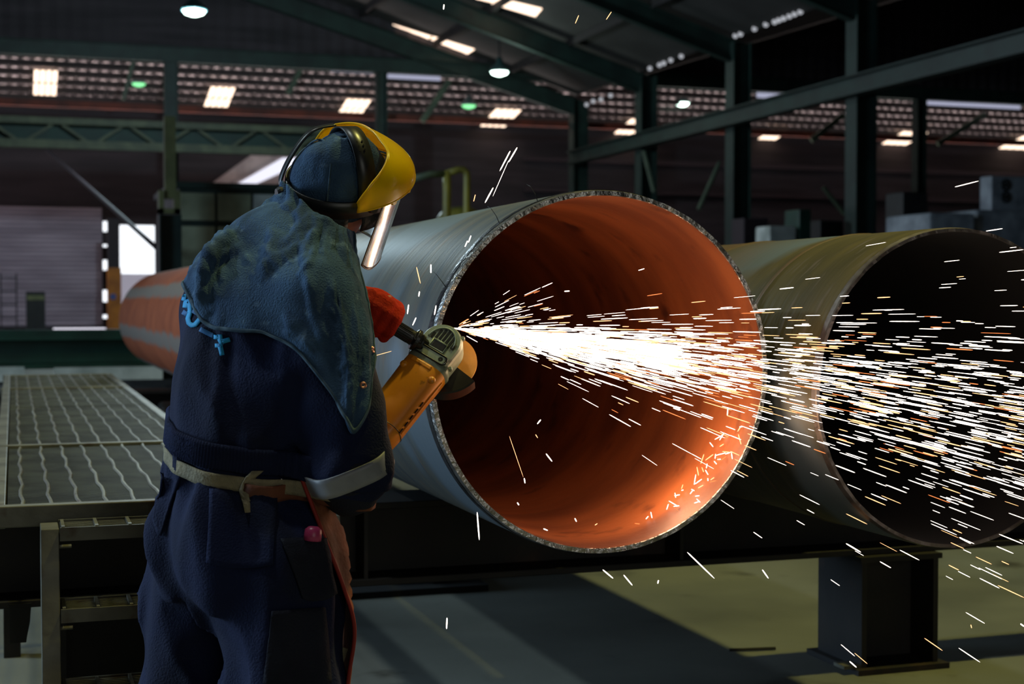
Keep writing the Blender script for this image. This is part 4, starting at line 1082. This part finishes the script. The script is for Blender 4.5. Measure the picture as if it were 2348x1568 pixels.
# ---- denim hood: skull cap and shoulder cape in one garment
SD = lambda P: suit(P, .004, False)
CP = [[(807, 532, 3.19), (821, 600, 3.13), (843, 690, 3.08), (855, 775, 3.04)],
      [(800, 528, 3.15), (814, 620, 3.05), (846, 760, 3.00), (850, 860, 2.97)],
      [(792, 524, 3.13), (806, 632, 3.02), (836, 800, 2.96), (842, 945, 2.93)],
      [(784, 520, 3.12), (796, 642, 3.0), (820, 832, 2.94), (811, 995, 2.91)],
      [(774, 516, 3.11), (778, 640, 2.98), (800, 815, 2.92), (790, 960, 2.90)],
      [(762, 510, 3.10), (755, 625, 2.97), (765, 780, 2.92), (760, 905, 2.90)],
      [(746, 500, 3.09), (710, 605, 2.97), (700, 710, 2.92), (690, 808, 2.92)],
      [(722, 488, 3.10), (660, 595, 2.99), (635, 695, 2.95), (622, 774, 2.95)],
      [(698, 470, 3.13), (612, 570, 3.05), (565, 675, 3.01), (552, 764, 3.0)],
      [(672, 440, 3.17), (580, 535, 3.12), (505, 645, 3.07), (486, 752, 3.05)],
      [(662, 432, 3.22), (556, 517, 3.18), (466, 590, 3.16), (452, 708, 3.10)],
      [(668, 440, 3.28), (560, 522, 3.28), (474, 565, 3.26), (434, 655, 3.20)],
      [(700, 455, 3.34), (600, 560, 3.40), (540, 640, 3.47), (520, 700, 3.50)],
      [(760, 490, 3.36), (740, 600, 3.44), (730, 680, 3.47), (730, 740, 3.49)]]
for k in range(5, 12):                                   # lay the visible hem on the cloth
    for r_ in (2, 3):
        x, y, d_ = CP[k][r_]; q = on_cloth(x, y, .010); dd = float(np.dot(q - CAM, FWD))
        if abs(dd - d_) < .12: CP[k][r_] = (*px_of(q), dd)
NU, NV = 150, 70
G = spline_grid(np.array([[K(*q) for q in col] for col in CP]), NU, NV)
sh = G.shape; F0 = G.reshape(-1, 3)
vv = np.tile(np.linspace(0, 1, NV), NU); uu = np.repeat(np.linspace(0, 1, NU), NV)
# drape folds radiate from the neck; a few stronger ones near the left shoulder
n = vnoise(np.stack([uu * 16 + vv * 1.5, vv * 2.2, uu * 0], 1), 21); n2 = vnoise(np.stack([uu * 30 - vv * 5, vv * 7, uu * 0 + 3], 1), 22); n3 = vnoise(np.stack([uu * 60 + vv * 9, vv * 26, uu * 0 + 5], 1), 23)
amp = np.sin(np.clip(vv, 0, 1) * math.pi) ** .7 * .7 + .3 * (vv > .05) * np.clip((1 - vv) * 8, .25, 1)
Nn = np.cross(np.gradient(G, axis=0), np.gradient(G, axis=1)).reshape(-1, 3); Nn /= np.maximum(np.linalg.norm(Nn, axis=1), 1e-9)[:, None]
outw = np.sign(((F0 - J['che']) * Nn).sum(1).mean()) or 1
edge_calm = np.clip((uu - .04) / .40, .22, 1)
amp = amp * edge_calm
neckf = np.exp(-vv / .22) * np.clip((uu - .45) / .2, 0, 1)
F1 = F0 + Nn * outw * (np.abs(vnoise(np.stack([uu * 13 + vv * 4, vv * 3, uu * 0 + 9], 1), 27) * 2 - 1) - .3)[:, None] * .035 * neckf[:, None] + Nn * outw * ((np.abs(n * 2 - 1) - .5) * .024 + (n2 - .5) * .014 + (n3 - .5) * .009)[:, None] * amp[:, None]
ps = np.stack([F0 @ BR, F0 @ BF, F0[:, 2]], 1); wn = vnoise(ps * 9, 41) - .5
w1 = 1 - np.abs(vnoise(np.stack([ps[:, 0] * 16 + ps[:, 2] * 9 + wn * 2, ps[:, 1] * 16 + wn * 2, ps[:, 2] * 7], 1), 42) * 2 - 1); w2 = 1 - np.abs(vnoise(np.stack([ps[:, 0] * 34 - ps[:, 2] * 22 + wn * 3, ps[:, 1] * 34, ps[:, 2] * 16], 1), 43) * 2 - 1)
F1 = F1 + Nn * outw * (((w1 ** 3 - .25) * .007 + (w2 ** 3 - .25) * .004) * (.25 + .75 * edge_calm))[:, None] * np.clip((1 - vv) * 6, 0, 1)[:, None]
F1 = push_out(F1, SD, .009, 5)
F1 = push_out(F1, lambda P: suit(P, 0, True), .005, 3)
CG = F1.reshape(sh)
hood = MB().grid(CG)
# skull cap
RC_ = (.088, .108, .106)
cap = []
for i in range(25):
    th = math.pi * (.02 + .66 * i / 24)
    row = []
    for j in range(65):
        ph = 2 * math.pi * j / 64
        p = np.array((math.sin(th) * math.cos(ph) * RC_[0], math.sin(th) * math.sin(ph) * RC_[1], math.cos(th) * RC_[2]))
        row.append(FC + hr * p[0] + hf * p[1] + hu * p[2])
    cap.append(row)
cap = np.array(cap); cs = cap.shape; cf = cap.reshape(-1, 3); nn = cf - FC; nn /= np.linalg.norm(nn, axis=1)[:, None]
cf = cf + nn * ((vnoise(cf * 22, 31) - .5) * .012 + (vnoise(cf * 60, 32) - .5) * .004)[:, None]
hood.grid(cf.reshape(cs))
hood_o = hood.build('denim_hood', MT['denim'], person, smooth=True, solid=.004)
# raised seam over the crown, and back of neck fill
seam = [FC + hr * .0895 * math.sin(a) * .90 - hf * (.050 - .012 * math.cos(2 * a)) + hu * .1075 * .90 * math.cos(a) for a in np.linspace(-1.3, 1.9, 30)]
MB().tube(seam, .0022, 6).build('cap_seam', MT['denim_hem'], hood_o, smooth=True)
# folded, stitched hem round the cape
hem = CG[:, -1, :]; hem2 = CG[:, -4, :]; 
rows = np.array([hem2 + Nn.reshape(sh)[:, -4] * outw * .003, (hem + hem2) / 2 + Nn.reshape(sh)[:, -2] * outw * .0035, hem + Nn.reshape(sh)[:, -1] * outw * .003])
MB().grid(rows).build('cape_hem', MT['denim_hem'], hood_o, smooth=True, solid=.003)
fr = CG[0]; fr2 = CG[2]
MB().grid(np.array([fr2 + Nn.reshape(sh)[2] * outw * .003, fr + Nn.reshape(sh)[0] * outw * .003])).build('front_hem', MT['denim_hem'], hood_o, smooth=True, solid=.003)
# eyelet snaps along the open edge
CBV = BVHTree.FromPolygons([Vector(v) for v in F1], [(i * NV + j, i * NV + j + 1, (i + 1) * NV + j + 1, (i + 1) * NV + j) for i in range(NU - 1) for j in range(NV - 1)])
for (x, y) in ((851, 802), (832, 884)):
    h = CBV.ray_cast(Vector(tuple(CAM)), Vector(tuple(ray(x, y))))
    c = np.array(h[0]) if h[0] is not None else K(x, y, 2.96); nd = unit(np.array(h[1])) if h[0] is not None else -FWD
    nd = nd * (1 if np.dot(nd, -FWD) > 0 else -1)
    MB().lathe([(.0028, .004), (.0045, .0062), (.0068, .0052), (.0072, .003)], c, ax=nd, n=20).build('eyelet', M('copper_ring', (214, 150, 120), .3, .8), hood_o, smooth=True)
# ---- face shield: headgear, yellow crown guard, clear visor
fs = bpy.data.objects.new('face_shield', None); COL.objects.link(fs); fs.parent = person
fs.matrix_parent_inverse = WM[person.name].inverted(); WM[fs.name] = Matrix.Identity(4); fs.empty_display_size = .1
def hring(phis, rho, u0, u1, rf=None, shift=0.0):
    a = []; b = []
    for k, p in enumerate(phis):
        rr = rho[k] if hasattr(rho, '__len__') else rho; ua = u0[k] if hasattr(u0, '__len__') else u0; ub = u1[k] if hasattr(u1, '__len__') else u1
        a.append(H(rr * math.sin(p) * .86, rr * math.cos(p) + shift, ua)); b.append(H(rr * math.sin(p) * .86, rr * math.cos(p) + shift, ub))
    return a, b
ph = np.linspace(-math.pi, math.pi, 73)
a, b = hring(ph, .122, -.070, -.030, shift=-.018)
MB().grid(np.array([a, b])).build('head_band', MT['black_plastic'], fs, smooth=True, solid=.004)
# dark leather sweat skirt from the band down to the ear
ph2 = np.radians(np.linspace(-260, 84, 80))
a, b = hring(ph2, .112, -.112, -.058, shift=-.018); m, _ = hring(ph2, .120, -.086, -.05, shift=-.018)
MB().grid(np.array([a, m, b])).build('sweat_skirt', MT['black_leather'], fs, smooth=True, solid=.003)
# strap across the crown and strap loop round the back of the cap
def arc_strap(name, pts, w, axis, mat=MT['black_plastic']):
    pts = np.array(pts); return MB().grid(np.array([pts - axis * w / 2, pts, pts + axis * w / 2])).build(name, mat, fs, smooth=True, solid=.003)
al = np.linspace(-1.62, 1.62, 40)
ax1 = unit(hf * .95 - hu * .1)
st = arc_strap('crown_strap', [FC + hr * .100 * math.sin(t) + hf * .022 + hu * .118 * math.cos(t) for t in al], .042, ax1)
mb = MB()
for t in (.34, .44, .54):
    for df in (-.006, .006):
        c = FC + hr * .100 * math.sin(t) + hf * (.022 + df) + hu * .118 * math.cos(t); nd = unit(hr * math.sin(t) / .1 + hu * math.cos(t) / .118)
        mb.lathe([(.001, .0024), (.0022, .0024), (.0022, 0)], c, ax=nd, n=10)
mb.build('strap_holes', MT['void'], st)
RSP = spline_grid(np.array([[FC + hr * r + hf * f + hu * u] * 2 for r, f, u in ((-.055, .0, .108), (-.052, -.055, .100), (-.044, -.100, .050), (-.028, -.128, -.002), (.0, -.122, -.020))]), 40, 2)[:, 0]
arc_strap('rear_strap', RSP, .020, unit(hr + hu * .3))
c = H(.0, -.146, -.052)
MB().lathe([(.001, .020), (.012, .020), (.016, .014), (.016, 0), (.02, -.003)], c, ax=-hf, n=18).build('ratchet_knob', MT['black_plastic'], fs, smooth=False)
MB().box(H(.0, -.136, -.052), (.05, .014, .03), np.stack(HB, 1)).build('ratchet_block', MT['black_plastic'], fs, bevel=.003)
for s in (-1, 1):
    c = H(s * .108, .010, -.040)
    MB().lathe([(.001, .016), (.010, .016), (.015, .010), (.0165, 0), (.0165, -.008)], c, ax=hr * s, n=18).build('pivot_knob', MT['black_plastic'], fs, smooth=False)
# crown guard: wraps the forehead from temple to temple, top edge leaning in
pg = np.linspace(-1.70, 1.70, 100); GR = []
for v in np.linspace(0, 1, 26):
    row = []
    for t in pg:
        c = max(0.0, math.cos(t)); top = -.006 + .083 * math.cos(t) - .026 * math.cos(2 * t); bot = -.022 - .013 * (1 - math.cos(t))
        k = np.clip((abs(t) - 1.45) / .25, 0, 1); top -= .025 * k * k
        rb, rt = .155, .152 - .071 * c
        rho = rb + (rt - rb) * (v ** 1.9) + .004 * math.sin(v * math.pi) + .006 * (1 - v) ** 3 * c
        row.append(H(rho * math.sin(t) * .86, rho * math.cos(t) - .014, bot + (top - bot) * v ** .85))
    GR.append(row)
guard = MB().grid(np.array(GR)).build('crown_guard', MT['yellow'], fs, smooth=True, solid=.003)
GA = np.array(GR)
MB().tube(list(GA[-1]), .0028, 8).build('top_rim', MT['yellow'], guard, smooth=True)
MB().tube(list(GA[0]), .0026, 8).build('lower_rim', MT['yellow'], guard, smooth=True)
# clear visor
MT['visor'] = bpy.data.materials.new('clear_visor'); m = MT['visor']; m.use_nodes = True
b = m.node_tree.nodes['Principled BSDF']; b.inputs['Transmission Weight'].default_value = 1.0; b.inputs['Roughness'].default_value = .2; b.inputs['IOR'].default_value = 1.7
b.inputs['Base Color'].default_value = (.95, .93, .9, 1); b.inputs['Coat Weight'].default_value = 1.0; b.inputs['Metallic'].default_value = .25
pv = np.radians(np.linspace(-72, 72, 70)); VR = []
for v in np.linspace(0, 1, 30):
    row = []
    for t in pv:
        d_ = abs(math.degrees(t)) / 72
        u = -.022 - .200 * v * (1 if d_ < .75 else 1 - ((d_ - .75) / .25) ** 2 * .12)
        row.append(H(.109 * math.sin(t), .122 * math.cos(t) + .008 - .044 * v, u))
    VR.append(row)
visor = MB().grid(np.array(VR)).build('visor', m, fs, smooth=True, solid=.0022)
VA = np.array(VR)
MB().tube(list(VA[:, -1]) + list(VA[-1, ::-1]) + list(VA[::-1, 0]), .0018, 6).build('visor_edge', M('visor_edge', (120, 96, 84), .3), visor, smooth=True)
for (t, u) in ((66, -.038), (38, -.036), (-38, -.036), (-66, -.038)):
    t = math.radians(t); c = H(.109 * math.sin(t), .122 * math.cos(t) + .006, u); nd = unit(hr * math.sin(t) + hf * math.cos(t))
    MB().lathe([(.001, .016), (.006, .016), (.008, .012), (.008, 0)], c, ax=nd, n=14).build('visor_stud', MT['yellow'], fs, smooth=False)
# beard at the jaw line
mb = MB()
for i in range(90):
    t = RNG.random(); s = RNG.choice((-1, 1))
    c = HH(s * (.060 + .004 * RNG.random()) , -.005 + .05 * t, -.085 - .03 * t + .012 * RNG.standard_normal() * .5); q = c + hr * s * .006 - hu * .012 + hf * .004 * RNG.standard_normal()
    mb.tube([c, q], [.0011, .0004], 5)
mb.build('beard', MT['hair'], person)

# ------------------------------------------------------------------ angle grinder
GC = K(1010, 806, 3.50)
gn = cdir(-.30, .06, -.95); gn = unit(gn - gu * np.dot(gn, gu)); gw = np.cross(gn, gu)       # gn: top of the gear head (towards us), gw: sideways
if np.dot(gw, RIGHT) < 0: gw = -gw
gr = thing('angle_grinder', GC, 'yellow angle grinder with grey gear head cutting the rim of the near pipe', 'grinder')
def Q(u, w, n): return GC + gu * u + gw * w + gn * n
GBs = np.stack([gu, gw, gn], 1)
def sup(t, a, b, e=3.2):
    c, s = math.cos(t), math.sin(t); return a * np.sign(c) * abs(c) ** (2 / e), b * np.sign(s) * abs(s) ** (2 / e)
def loft(secs, n=40, e=3.2):
    rows = []
    for (u, a, b, w0, n0) in secs:
        rows.append([Q(u, w0 + sup(2 * math.pi * j / n, a, b, e)[0], n0 + sup(2 * math.pi * j / n, a, b, e)[1]) for j in range(n + 1)])
    mb = MB().grid(np.array(rows))
    for r_, rev in ((rows[0], 1), (rows[-1], 0)):
        k = len(mb.v); mb.v += [tuple(p) for p in r_[:-1]]; mb.f.append(tuple(range(k, k + n)) if not rev else tuple(range(k + n - 1, k - 1, -1)))
    return mb
MT['tool_yellow'] = M('tool_yellow', (226, 140, 14), .42, 0, (206, 120, 12), 7.0, coat=.15, col3=(70, 52, 20), scale3=24, ramp3=(.66, .76))
MT['tool_grey'] = M('tool_alloy', (150, 162, 140), .45, .25, (124, 134, 114), 12.0, col3=(70, 66, 58), scale3=40, ramp3=(.62, .72))
MT['disc'] = M('grinding_disc', (190, 132, 30), .6, 0, (150, 100, 24), 14.0)
body = loft([(-.305, .030, .026, 0, -.004), (-.300, .040, .034, 0, -.004), (-.285, .047, .040, 0, -.004), (-.235, .0515, .043, 0, -.003), (-.12, .0525, .044, 0, 0), (-.075, .054, .044, 0, 0), (-.058, .054, .042, 0, 0)]).build('motor_housing', MT['tool_yellow'], gr, smooth=True)
MB().grid(np.array([[Q(-.232 + .0008 * k, sup(t, .0526, .0442)[0], -.003 + sup(t, .0526, .0442)[1]) for t in np.linspace(0, 2 * math.pi, 50)] for k in (0, 1, 2)])).build('housing_seam', MT['black_plastic'], body, smooth=True, solid=.001)
# raised lip and screw bosses at the front of the housing
mb = MB(); 
for k in (0, 1):
    pass
MB().box(Q(-.066, -.004, .0425), (.012, .056, .006), GBs).build('front_lip', MT['tool_yellow'], body, bevel=.003)
for w in (-.038, .040): MB().lathe([(.001, .004), (.007, .004), (.010, -.002)], Q(-.088, w, .040), ax=gn, n=16).build('screw_boss', MT['tool_yellow'], body, smooth=True)
MB().lathe([(.001, -.001), (.0055, .0), (.0062, .003)], Q(-.262, .030, .0405), ax=gn, n=16).build('screw_hole', MT['black_plastic'], body)
mb = MB()
for i in range(5): mb.box(Q(-.225 + i * .020, .0520, .020), (.013, .0022, .004), GBs)
mb.build('side_vents', MT['black_plastic'], body)
MB().tube([Q(-.228, .0525, .010), Q(-.07, .0545, .010)], .0022, 6).build('side_ridge', MT['tool_yellow'], body)
# gear head: collar plus rounded nose
loft([(-.058, .053, .042, 0, 0), (-.052, .055, .043, 0, 0), (-.046, .055, .043, 0, 0), (-.040, .052, .040, 0, 0)]).build('head_collar', MT['tool_grey'], gr, smooth=True)
pts = [(-.046, -.050)] + [(.008 + .050 * math.sin(a), -.050 * math.cos(a)) for a in np.linspace(.0, math.pi, 26)] + [(-.046, .050)]
n = len(pts); lv = [(-.030, .90), (-.026, .97), (.022, 1.0), (.032, .97), (.038, .90)]
mb = MB(); rows = [[Q(u * s, w * s, z) for u, w in pts] + [Q(pts[0][0] * s, pts[0][1] * s, z)] for z, s in lv]
mb.grid(np.array(rows)); k = len(mb.v); mb.v += [tuple(p) for p in rows[-1][:-1]]; mb.f.append(tuple(range(k, k + n))); k = len(mb.v); mb.v += [tuple(p) for p in rows[0][:-1]]; mb.f.append(tuple(range(k + n - 1, k - 1, -1)))
head = mb.build('gear_head', MT['tool_grey'], gr, smooth=False, bevel=.002)
# grille: dark slots in a half-round frame, dark button, long recessed plate
MT['slot'] = MT['void']
mb = MB()
for i, (w, ua, ub) in enumerate(((-.026, .004, .020), (-.0165, .002, .034), (-.007, .010, .040), (.0025, .010, .042), (.012, .006, .041), (.0215, .0, .034), (.030, .004, .020))):
    mb.box(Q((ua + ub) / 2, w, .0385), (ub - ua, .0052, .002), GBs)
mb.build('vent_slots', MT['void'], head)
gp = [Q(.004 + .040 * math.sin(a), -.034 * math.cos(a), .0392) for a in np.linspace(0, math.pi, 30)]
MB().tube(gp, .0022, 8).build('grille_rim', MT['tool_grey'], head, smooth=True)
MB().box(Q(-.006, .002, .0390), (.020, .034, .004), GBs).build('lock_button', MT['black_plastic'], head, bevel=.004)
MB().tube([Q(.005, -.018, .0405), Q(.005, .020, .0405), Q(-.017, .021, .0405), Q(-.017, -.018, .0405), Q(.005, -.018, .0405)], .0022, 8).build('button_frame', MT['tool_grey'], head, smooth=True)
MB().box(Q(-.034, -.002, .0405), (.020, .082, .005), GBs).build('recess_plate', MT['tool_grey'], head, bevel=.002)
rim = [Q(-.034 + .011 * math.sin(a), -.002 + (.036 if math.cos(a) > 0 else -.036) + .010 * math.cos(a), .043) for a in np.linspace(0, 2 * math.pi, 33)]
MB().tube(rim, .0022, 8).build('recess_rim', MT['black_plastic'], head, smooth=True)
for w in (-.030, .028): MB().lathe([(.001, .0), (.006, .0)], Q(-.034, w, .0432), ax=gn, n=14).build('recess_hole', MT['void'], head)
for (u, w) in ((.046, .034), (-.036, .056), (-.036, -.056)): MB().lathe([(.001, .006), (.004, .006), (.0052, .004), (.0052, -.004)], Q(u, w, .026), ax=gn, n=8).build('head_screw', MT['tool_grey'], head)
# side handle
mb = MB().tube([HA, HA + hax * .012, HA + hax * .013, HA + hax * .022, HA + hax * .026, HA + hax * .05, HA + hax * .12, HA + hax * .165, HA + hax * .175, HA + hax * .178], [.020, .021, .026, .026, .018, .0165, .0165, .018, .015, .006], 26)
hd = mb.build('side_handle', MT['black_plastic'], gr, smooth=False, bevel=.001)
mb = MB(); ux = unit(np.cross(hax, FWD)); uy = np.cross(hax, ux)
for i in range(22):
    a = 2 * math.pi * i / 22; o_ = (ux * math.cos(a) + uy * math.sin(a)) * .0168; mb.tube([HA + hax * .035 + o_, HA + hax * .16 + o_], .0013, 5)
mb.build('grip_ribs', MT['rubber'], hd)
MB().box(HA + hax * .006 + gn * .018, (.022, .026, .018), np.stack([hax, np.cross(gn, hax), gn], 1)).build('handle_lock', MT['black_plastic'], hd, bevel=.003)
MB().tube([HA + hax * .01, Q(.0, 0.0, 0)], .014, 14).build('handle_boss', MT['black_plastic'], gr)
# spindle, disc and wheel guard on the far side of the head
DN = -.052
dc = Q(.004, .010, DN)
MB().lathe([(.018, DN - .012), (.018, -.028)], Q(.004, .004, 0), ax=gn, n=20).build('spindle', MT['steel'], gr, smooth=True)
DR = .0735
MB().lathe([(.001, .002), (.020, .003), (.022, .001), (.030, .003), (DR, .0032), (DR, -.0032), (.001, -.003)], dc, ax=gn, n=64).build('grinding_disc', MT['disc'], gr, smooth=False)
MB().lathe([(.001, -.011), (.014, -.011), (.020, -.004)], dc, ax=gn, n=20).build('disc_nut', MT['steel'], gr)
a0 = math.atan2(np.dot(-gu, np.cross(gn, gw)), np.dot(-gu, gw))
MB().lathe([(.030, .020), (.088, .020), (.0905, .017), (.0905, -.016), (.086, -.018)], dc, ax=gn, n=60, ref=-gu, ang=(-1.45, 1.45)).build('wheel_guard', MT['black_plastic'], gr, smooth=False, solid=.003)
# ------------------------------------------------------------------ sparks
def spark_mat(name, col, s):
    m = EM(name, col, s, False); return m
SM = [spark_mat('white_hot_spark', (1.0, .86, .74), 4.5), spark_mat('orange_hot_spark', (1.0, .50, .22), 2.6), spark_mat('dull_red_spark', (1.0, .26, .08), 1.6)]
SO = at(1038, 752, Y=P1[1] - .012)                                                       # where the disc bites the rim
def spindle(mb, p, q, r, n=6):
    p = np.asarray(p, float); q = np.asarray(q, float); d = q - p
    return mb.tube([p, p + d * .08, p + d * .5, p + d * .9, q], [r * .25, r * .85, r, r * .8, r * .2], n)
proto = []
for m in SM:
    mb = spindle(MB(), (-.5, 0, 0), (.5, 0, 0), .5, 6); me = bpy.data.meshes.new('spark'); me.from_pydata(mb.v, [], mb.f); me.materials.append(m); proto.append(me)
def place_spark(p, q, r, k, label, group):
    p = np.asarray(p, float); q = np.asarray(q, float); d = q - p; L = np.linalg.norm(d)
    o = bpy.data.objects.new('spark', proto[k]); COL.objects.link(o)
    o.rotation_euler = Vector(d).to_track_quat('X', 'Z').to_euler(); o.location = tuple((p + q) / 2); o.scale = (L, 2 * r, 2 * r)
    return tag(o, label, 'spark', group)
def blocked(p):
    """true where a spark would sit inside solid steel"""
    for c, R, tw in ((P1, R1, .013), (P2, R2, .012)):
        if p[1] > c[1] - .004:
            r = math.hypot(p[0] - c[0], p[2] - c[2])
            if R - tw - .006 < r < R + .006: return True
    return False
def cross_wall(p, q):
    return any(blocked(p + (q - p) * t) for t in (0, .25, .5, .75, 1))
# the stream fans out to the right: (start, end, radius, tint)
STREAM = []
def px_of(p):
    v = p - CAM; return CX + FPX * np.dot(v, RIGHT) / np.dot(v, FWD), CY - FPX * np.dot(v, UP) / np.dot(v, FWD)
FRONT = np.array((1.0, -.285, -.135)); INTO = np.array((1.0, .055, -.150))
def emit(n, sa, sb, up, r0, r1, pw, l0, l1, thick, tint, inside=.3):
    k = 0; tries = 0
    while k < n and tries < n * 12:
        tries += 1
        e = RNG.standard_normal() * sa + up; dpt = RNG.standard_normal() * sb
        into = RNG.random() < inside
        d = unit((INTO if into else FRONT) + np.array((0, dpt, e)))
        r = r0 + (r1 - r0) * RNG.random() ** pw; L = (l0 + (l1 - l0) * RNG.random()) * (.6 + .4 * min(1, r / .4))
        p = SO + d * r + np.array((0, 0, -.018 * r * r)); q = p + unit(d + np.array((0, 0, -.036 * r))) * L
        if cross_wall(p, q): continue
        if p[1] > P1[1] and math.hypot(q[0] - P1[0], q[2] - P1[2]) > R1 - .012: continue
        STREAM.append((p, q, thick * (.6 + .8 * RNG.random()), RNG.choice(3, p=tint))); k += 1
emit(800, .034, .04, .012, .00, .50, 1.0, .04, .10, .0013, (.88, .10, .02))    # dense root
emit(560, .075, .05, -.005, .02, .58, 1.0, .03, .09, .0010, (.80, .16, .04))
emit(300, .060, .045, -.005, .10, 1.55, 1.0, .03, .085, .0009, (.78, .18, .04), .15)
emit(640, .105, .05, -.010, .10, 1.55, .75, .020, .080, .0009, (.74, .20, .06), .22)
emit(420, .080, .05, .000, .60, 1.6, .9, .016, .070, .0011, (.80, .16, .04), .05)
emit(190, .17, .07, .05, .06, 1.5, .9, .012, .06, .0008, (.60, .30, .10), .2)
emit(190, .19, .07, -.11, .08, 1.5, .8, .015, .07, .0008, (.66, .26, .08), .2)
emit(130, .26, .10, .22, .01, .25, 1.0, .012, .06, .0007, (.6, .3, .1))
STREAM.sort(key=lambda s: -np.linalg.norm(s[1] - s[0]) * s[2])
NI = 240
def in_frame(p):
    x, y = px_of(p); return 0 < x < 2340 and 0 < y < 1560
vis = [s for s in STREAM if in_frame(s[0]) and np.linalg.norm(s[0] - SO) > .30]
rest = [s for s in STREAM if not any(s is v for v in vis[:NI])]
for p, q, r, k in vis[:NI]:
    place_spark(p, q, r, int(k), 'thin glowing spark streak in the fan flying right from the grinding disc', 'sparks of the main stream')
mbs = [MB(), MB(), MB()]
for p, q, r, k in rest: spindle(mbs[int(k)], p, q, r, 5)
me = bpy.data.meshes.new('spark_spray'); V = []; F = []; mi = []
for i, mb in enumerate(mbs):
    k = len(V); V += mb.v; F += [tuple(a + k for a in f) for f in mb.f]; mi += [i] * len(mb.f)
me.from_pydata(V, [], F)
for m in SM: me.materials.append(m)
me.polygons.foreach_set('material_index', mi)
o = bpy.data.objects.new('spark_spray', me); COL.objects.link(o)
tag(o, 'dense white-hot spray of countless sparks bursting right from the grinding disc', 'sparks', kind='stuff')
# sparks bouncing and bursting on the inner wall at the right of the near pipe
def wall_point(th, y): return np.array((P1[0] + (R1 - .021) * math.cos(th), y, P1[2] + (R1 - .021) * math.sin(th)))
for i in range(46):
    th = math.radians(-38 + 26 * RNG.standard_normal() * .5); y = P1[1] + .02 + .16 * RNG.random()
    c = wall_point(th, y); inw = unit(np.array((P1[0] - c[0], 0, P1[2] - c[2])))
    d = unit(inw * (.3 + RNG.random() * .5) + np.array((0, RNG.standard_normal() * .5, 0)) + np.array((-inw[2], 0, inw[0])) * RNG.standard_normal() * .9)
    place_spark(c, c + d * (.008 + .022 * RNG.random()), .0012, int(RNG.choice(3, p=(.7, .25, .05))), 'short spark bouncing off the lower right inner wall of the near pipe', 'sparks bouncing inside the near pipe')
# stray sparks, each where it flies
STRAY = [((1186, 338), (1166, 372), 3.2, 'upper of the long sparks above the near pipe'), ((1170, 346), (1146, 392), 3.2, 'long white spark above the near pipe, left of its neighbour'), ((1166, 368), (1130, 450), 3.2, 'long thin spark slanting down above the near pipe'),
         ((1131, 430), (1112, 465), 3.2, 'white spark just above the near pipe'), ((1090, 446), (1086, 462), 3.2, 'tiny orange spark above the near pipe, leftmost'), ((1327, 35), (1319, 54), 3.3, 'orange spark high up under the roof, left one'), ((1402, 27), (1390, 45), 3.3, 'orange spark high up under the roof, right one'), ((1018, 10), (1017, 22), 3.3, 'dot-like spark at the top edge'),
         ((1094, 1174), (1099, 1238), 3.3, 'single vertical spark below the near pipe, left'), ((1576, 1266), (1638, 1326), 3.3, 'long white spark falling below the near pipe'), ((1382, 1306), (1406, 1326), 3.3, 'white spark below the near pipe, with a kinked tail'), ((1430, 1318), (1450, 1342), 3.3, 'short white spark below the near pipe, right of the kinked one'),
         ((1748, 1306), (1762, 1326), 3.3, 'bursting spark left of the lower right post'), ((1948, 1516), (1964, 1530), 3.3, 'spark at the foot of the lower right post'), ((1025, 1416), (1024, 1442), 3.3, 'spark low over the floor, right of the worker'), ((1510, 1330), (1508, 1338), 3.3, 'tiny spark over the floor below the near pipe'),
         ((1940, 1246), (1974, 1266), 3.2, 'spark below the open end of the brown pipe, left one'), ((2200, 1232), (2226, 1246), 3.1, 'spark low inside the brown pipe mouth'), ((2288, 1342), (2348, 1370), 3.1, 'orange spark falling at the right edge'), ((2340, 1430), (2348, 1436), 3.1, 'spark at the right edge over the floor'), ((2226, 1432), (2228, 1440), 3.2, 'tiny orange spark right of the lower right post'),
         ((898, 805), (858, 816), 3.2, 'thin orange spark between cape and grinder'), ((955, 612), (964, 650), 3.35, 'orange spark across the pipe side, left of the cut rim'), ((988, 606), (988, 626), 3.35, 'short upright white spark on the pipe side'), ((962, 668), (960, 680), 3.35, 'tiny white spark over the red glove'), ((937, 698), (934, 720), 3.4, 'white spark just right of the red glove'), ((1000, 700), (996, 722), 3.35, 'spark close to the rim above the grinder'), ((954, 728), (946, 746), 3.4, 'spark above the side handle'), ((1072, 552), (1066, 566), 3.4, 'bright spark on top of the pipe side'), ((1080, 540), (1074, 556), 3.4, 'bright spark on top of the pipe side, upper one'),
         ((1306, 667), (1294, 668), 3.5, 'lone bright spark high inside the pipe'), ((1240, 962), (1232, 972), 3.5, 'glowing spark low inside the pipe'), ((1228, 996), (1233, 1004), 3.5, 'orange glowing ember in the dark of the pipe'), ((1252, 1040), (1266, 1058), 3.5, 'bursting spark in the lower half of the pipe'), ((1202, 1096), (1204, 1108), 3.5, 'upright white spark low at the left of the pipe mouth'), ((1168, 1000), (1200, 1094), 3.5, 'hair-thin long spark inside the pipe mouth'), ((1186, 1152), (1190, 1158), 3.5, 'dot-like spark low inside the pipe'), ((1246, 1212), (1256, 1216), 3.6, 'ember lying at the bottom of the pipe'), ((1318, 1188), (1322, 1196), 3.5, 'short spark above the bottom of the pipe'), ((1364, 1204), (1370, 1200), 3.5, 'orange spark near the bottom of the pipe')]
for i, (a, b, d, lab) in enumerate(STRAY):
    k = 0 if 'orange' not in lab and 'hair' not in lab else 1
    p, q = K(*a, d), K(*b, d)
    if np.linalg.norm(q - p) < .005: q = p + unit(q - p) * .006
    place_spark(p, q, .0006 if 'thin' in lab else .0016 if k == 0 else .001, k, lab[:1].lower() + lab[1:], 'stray sparks')
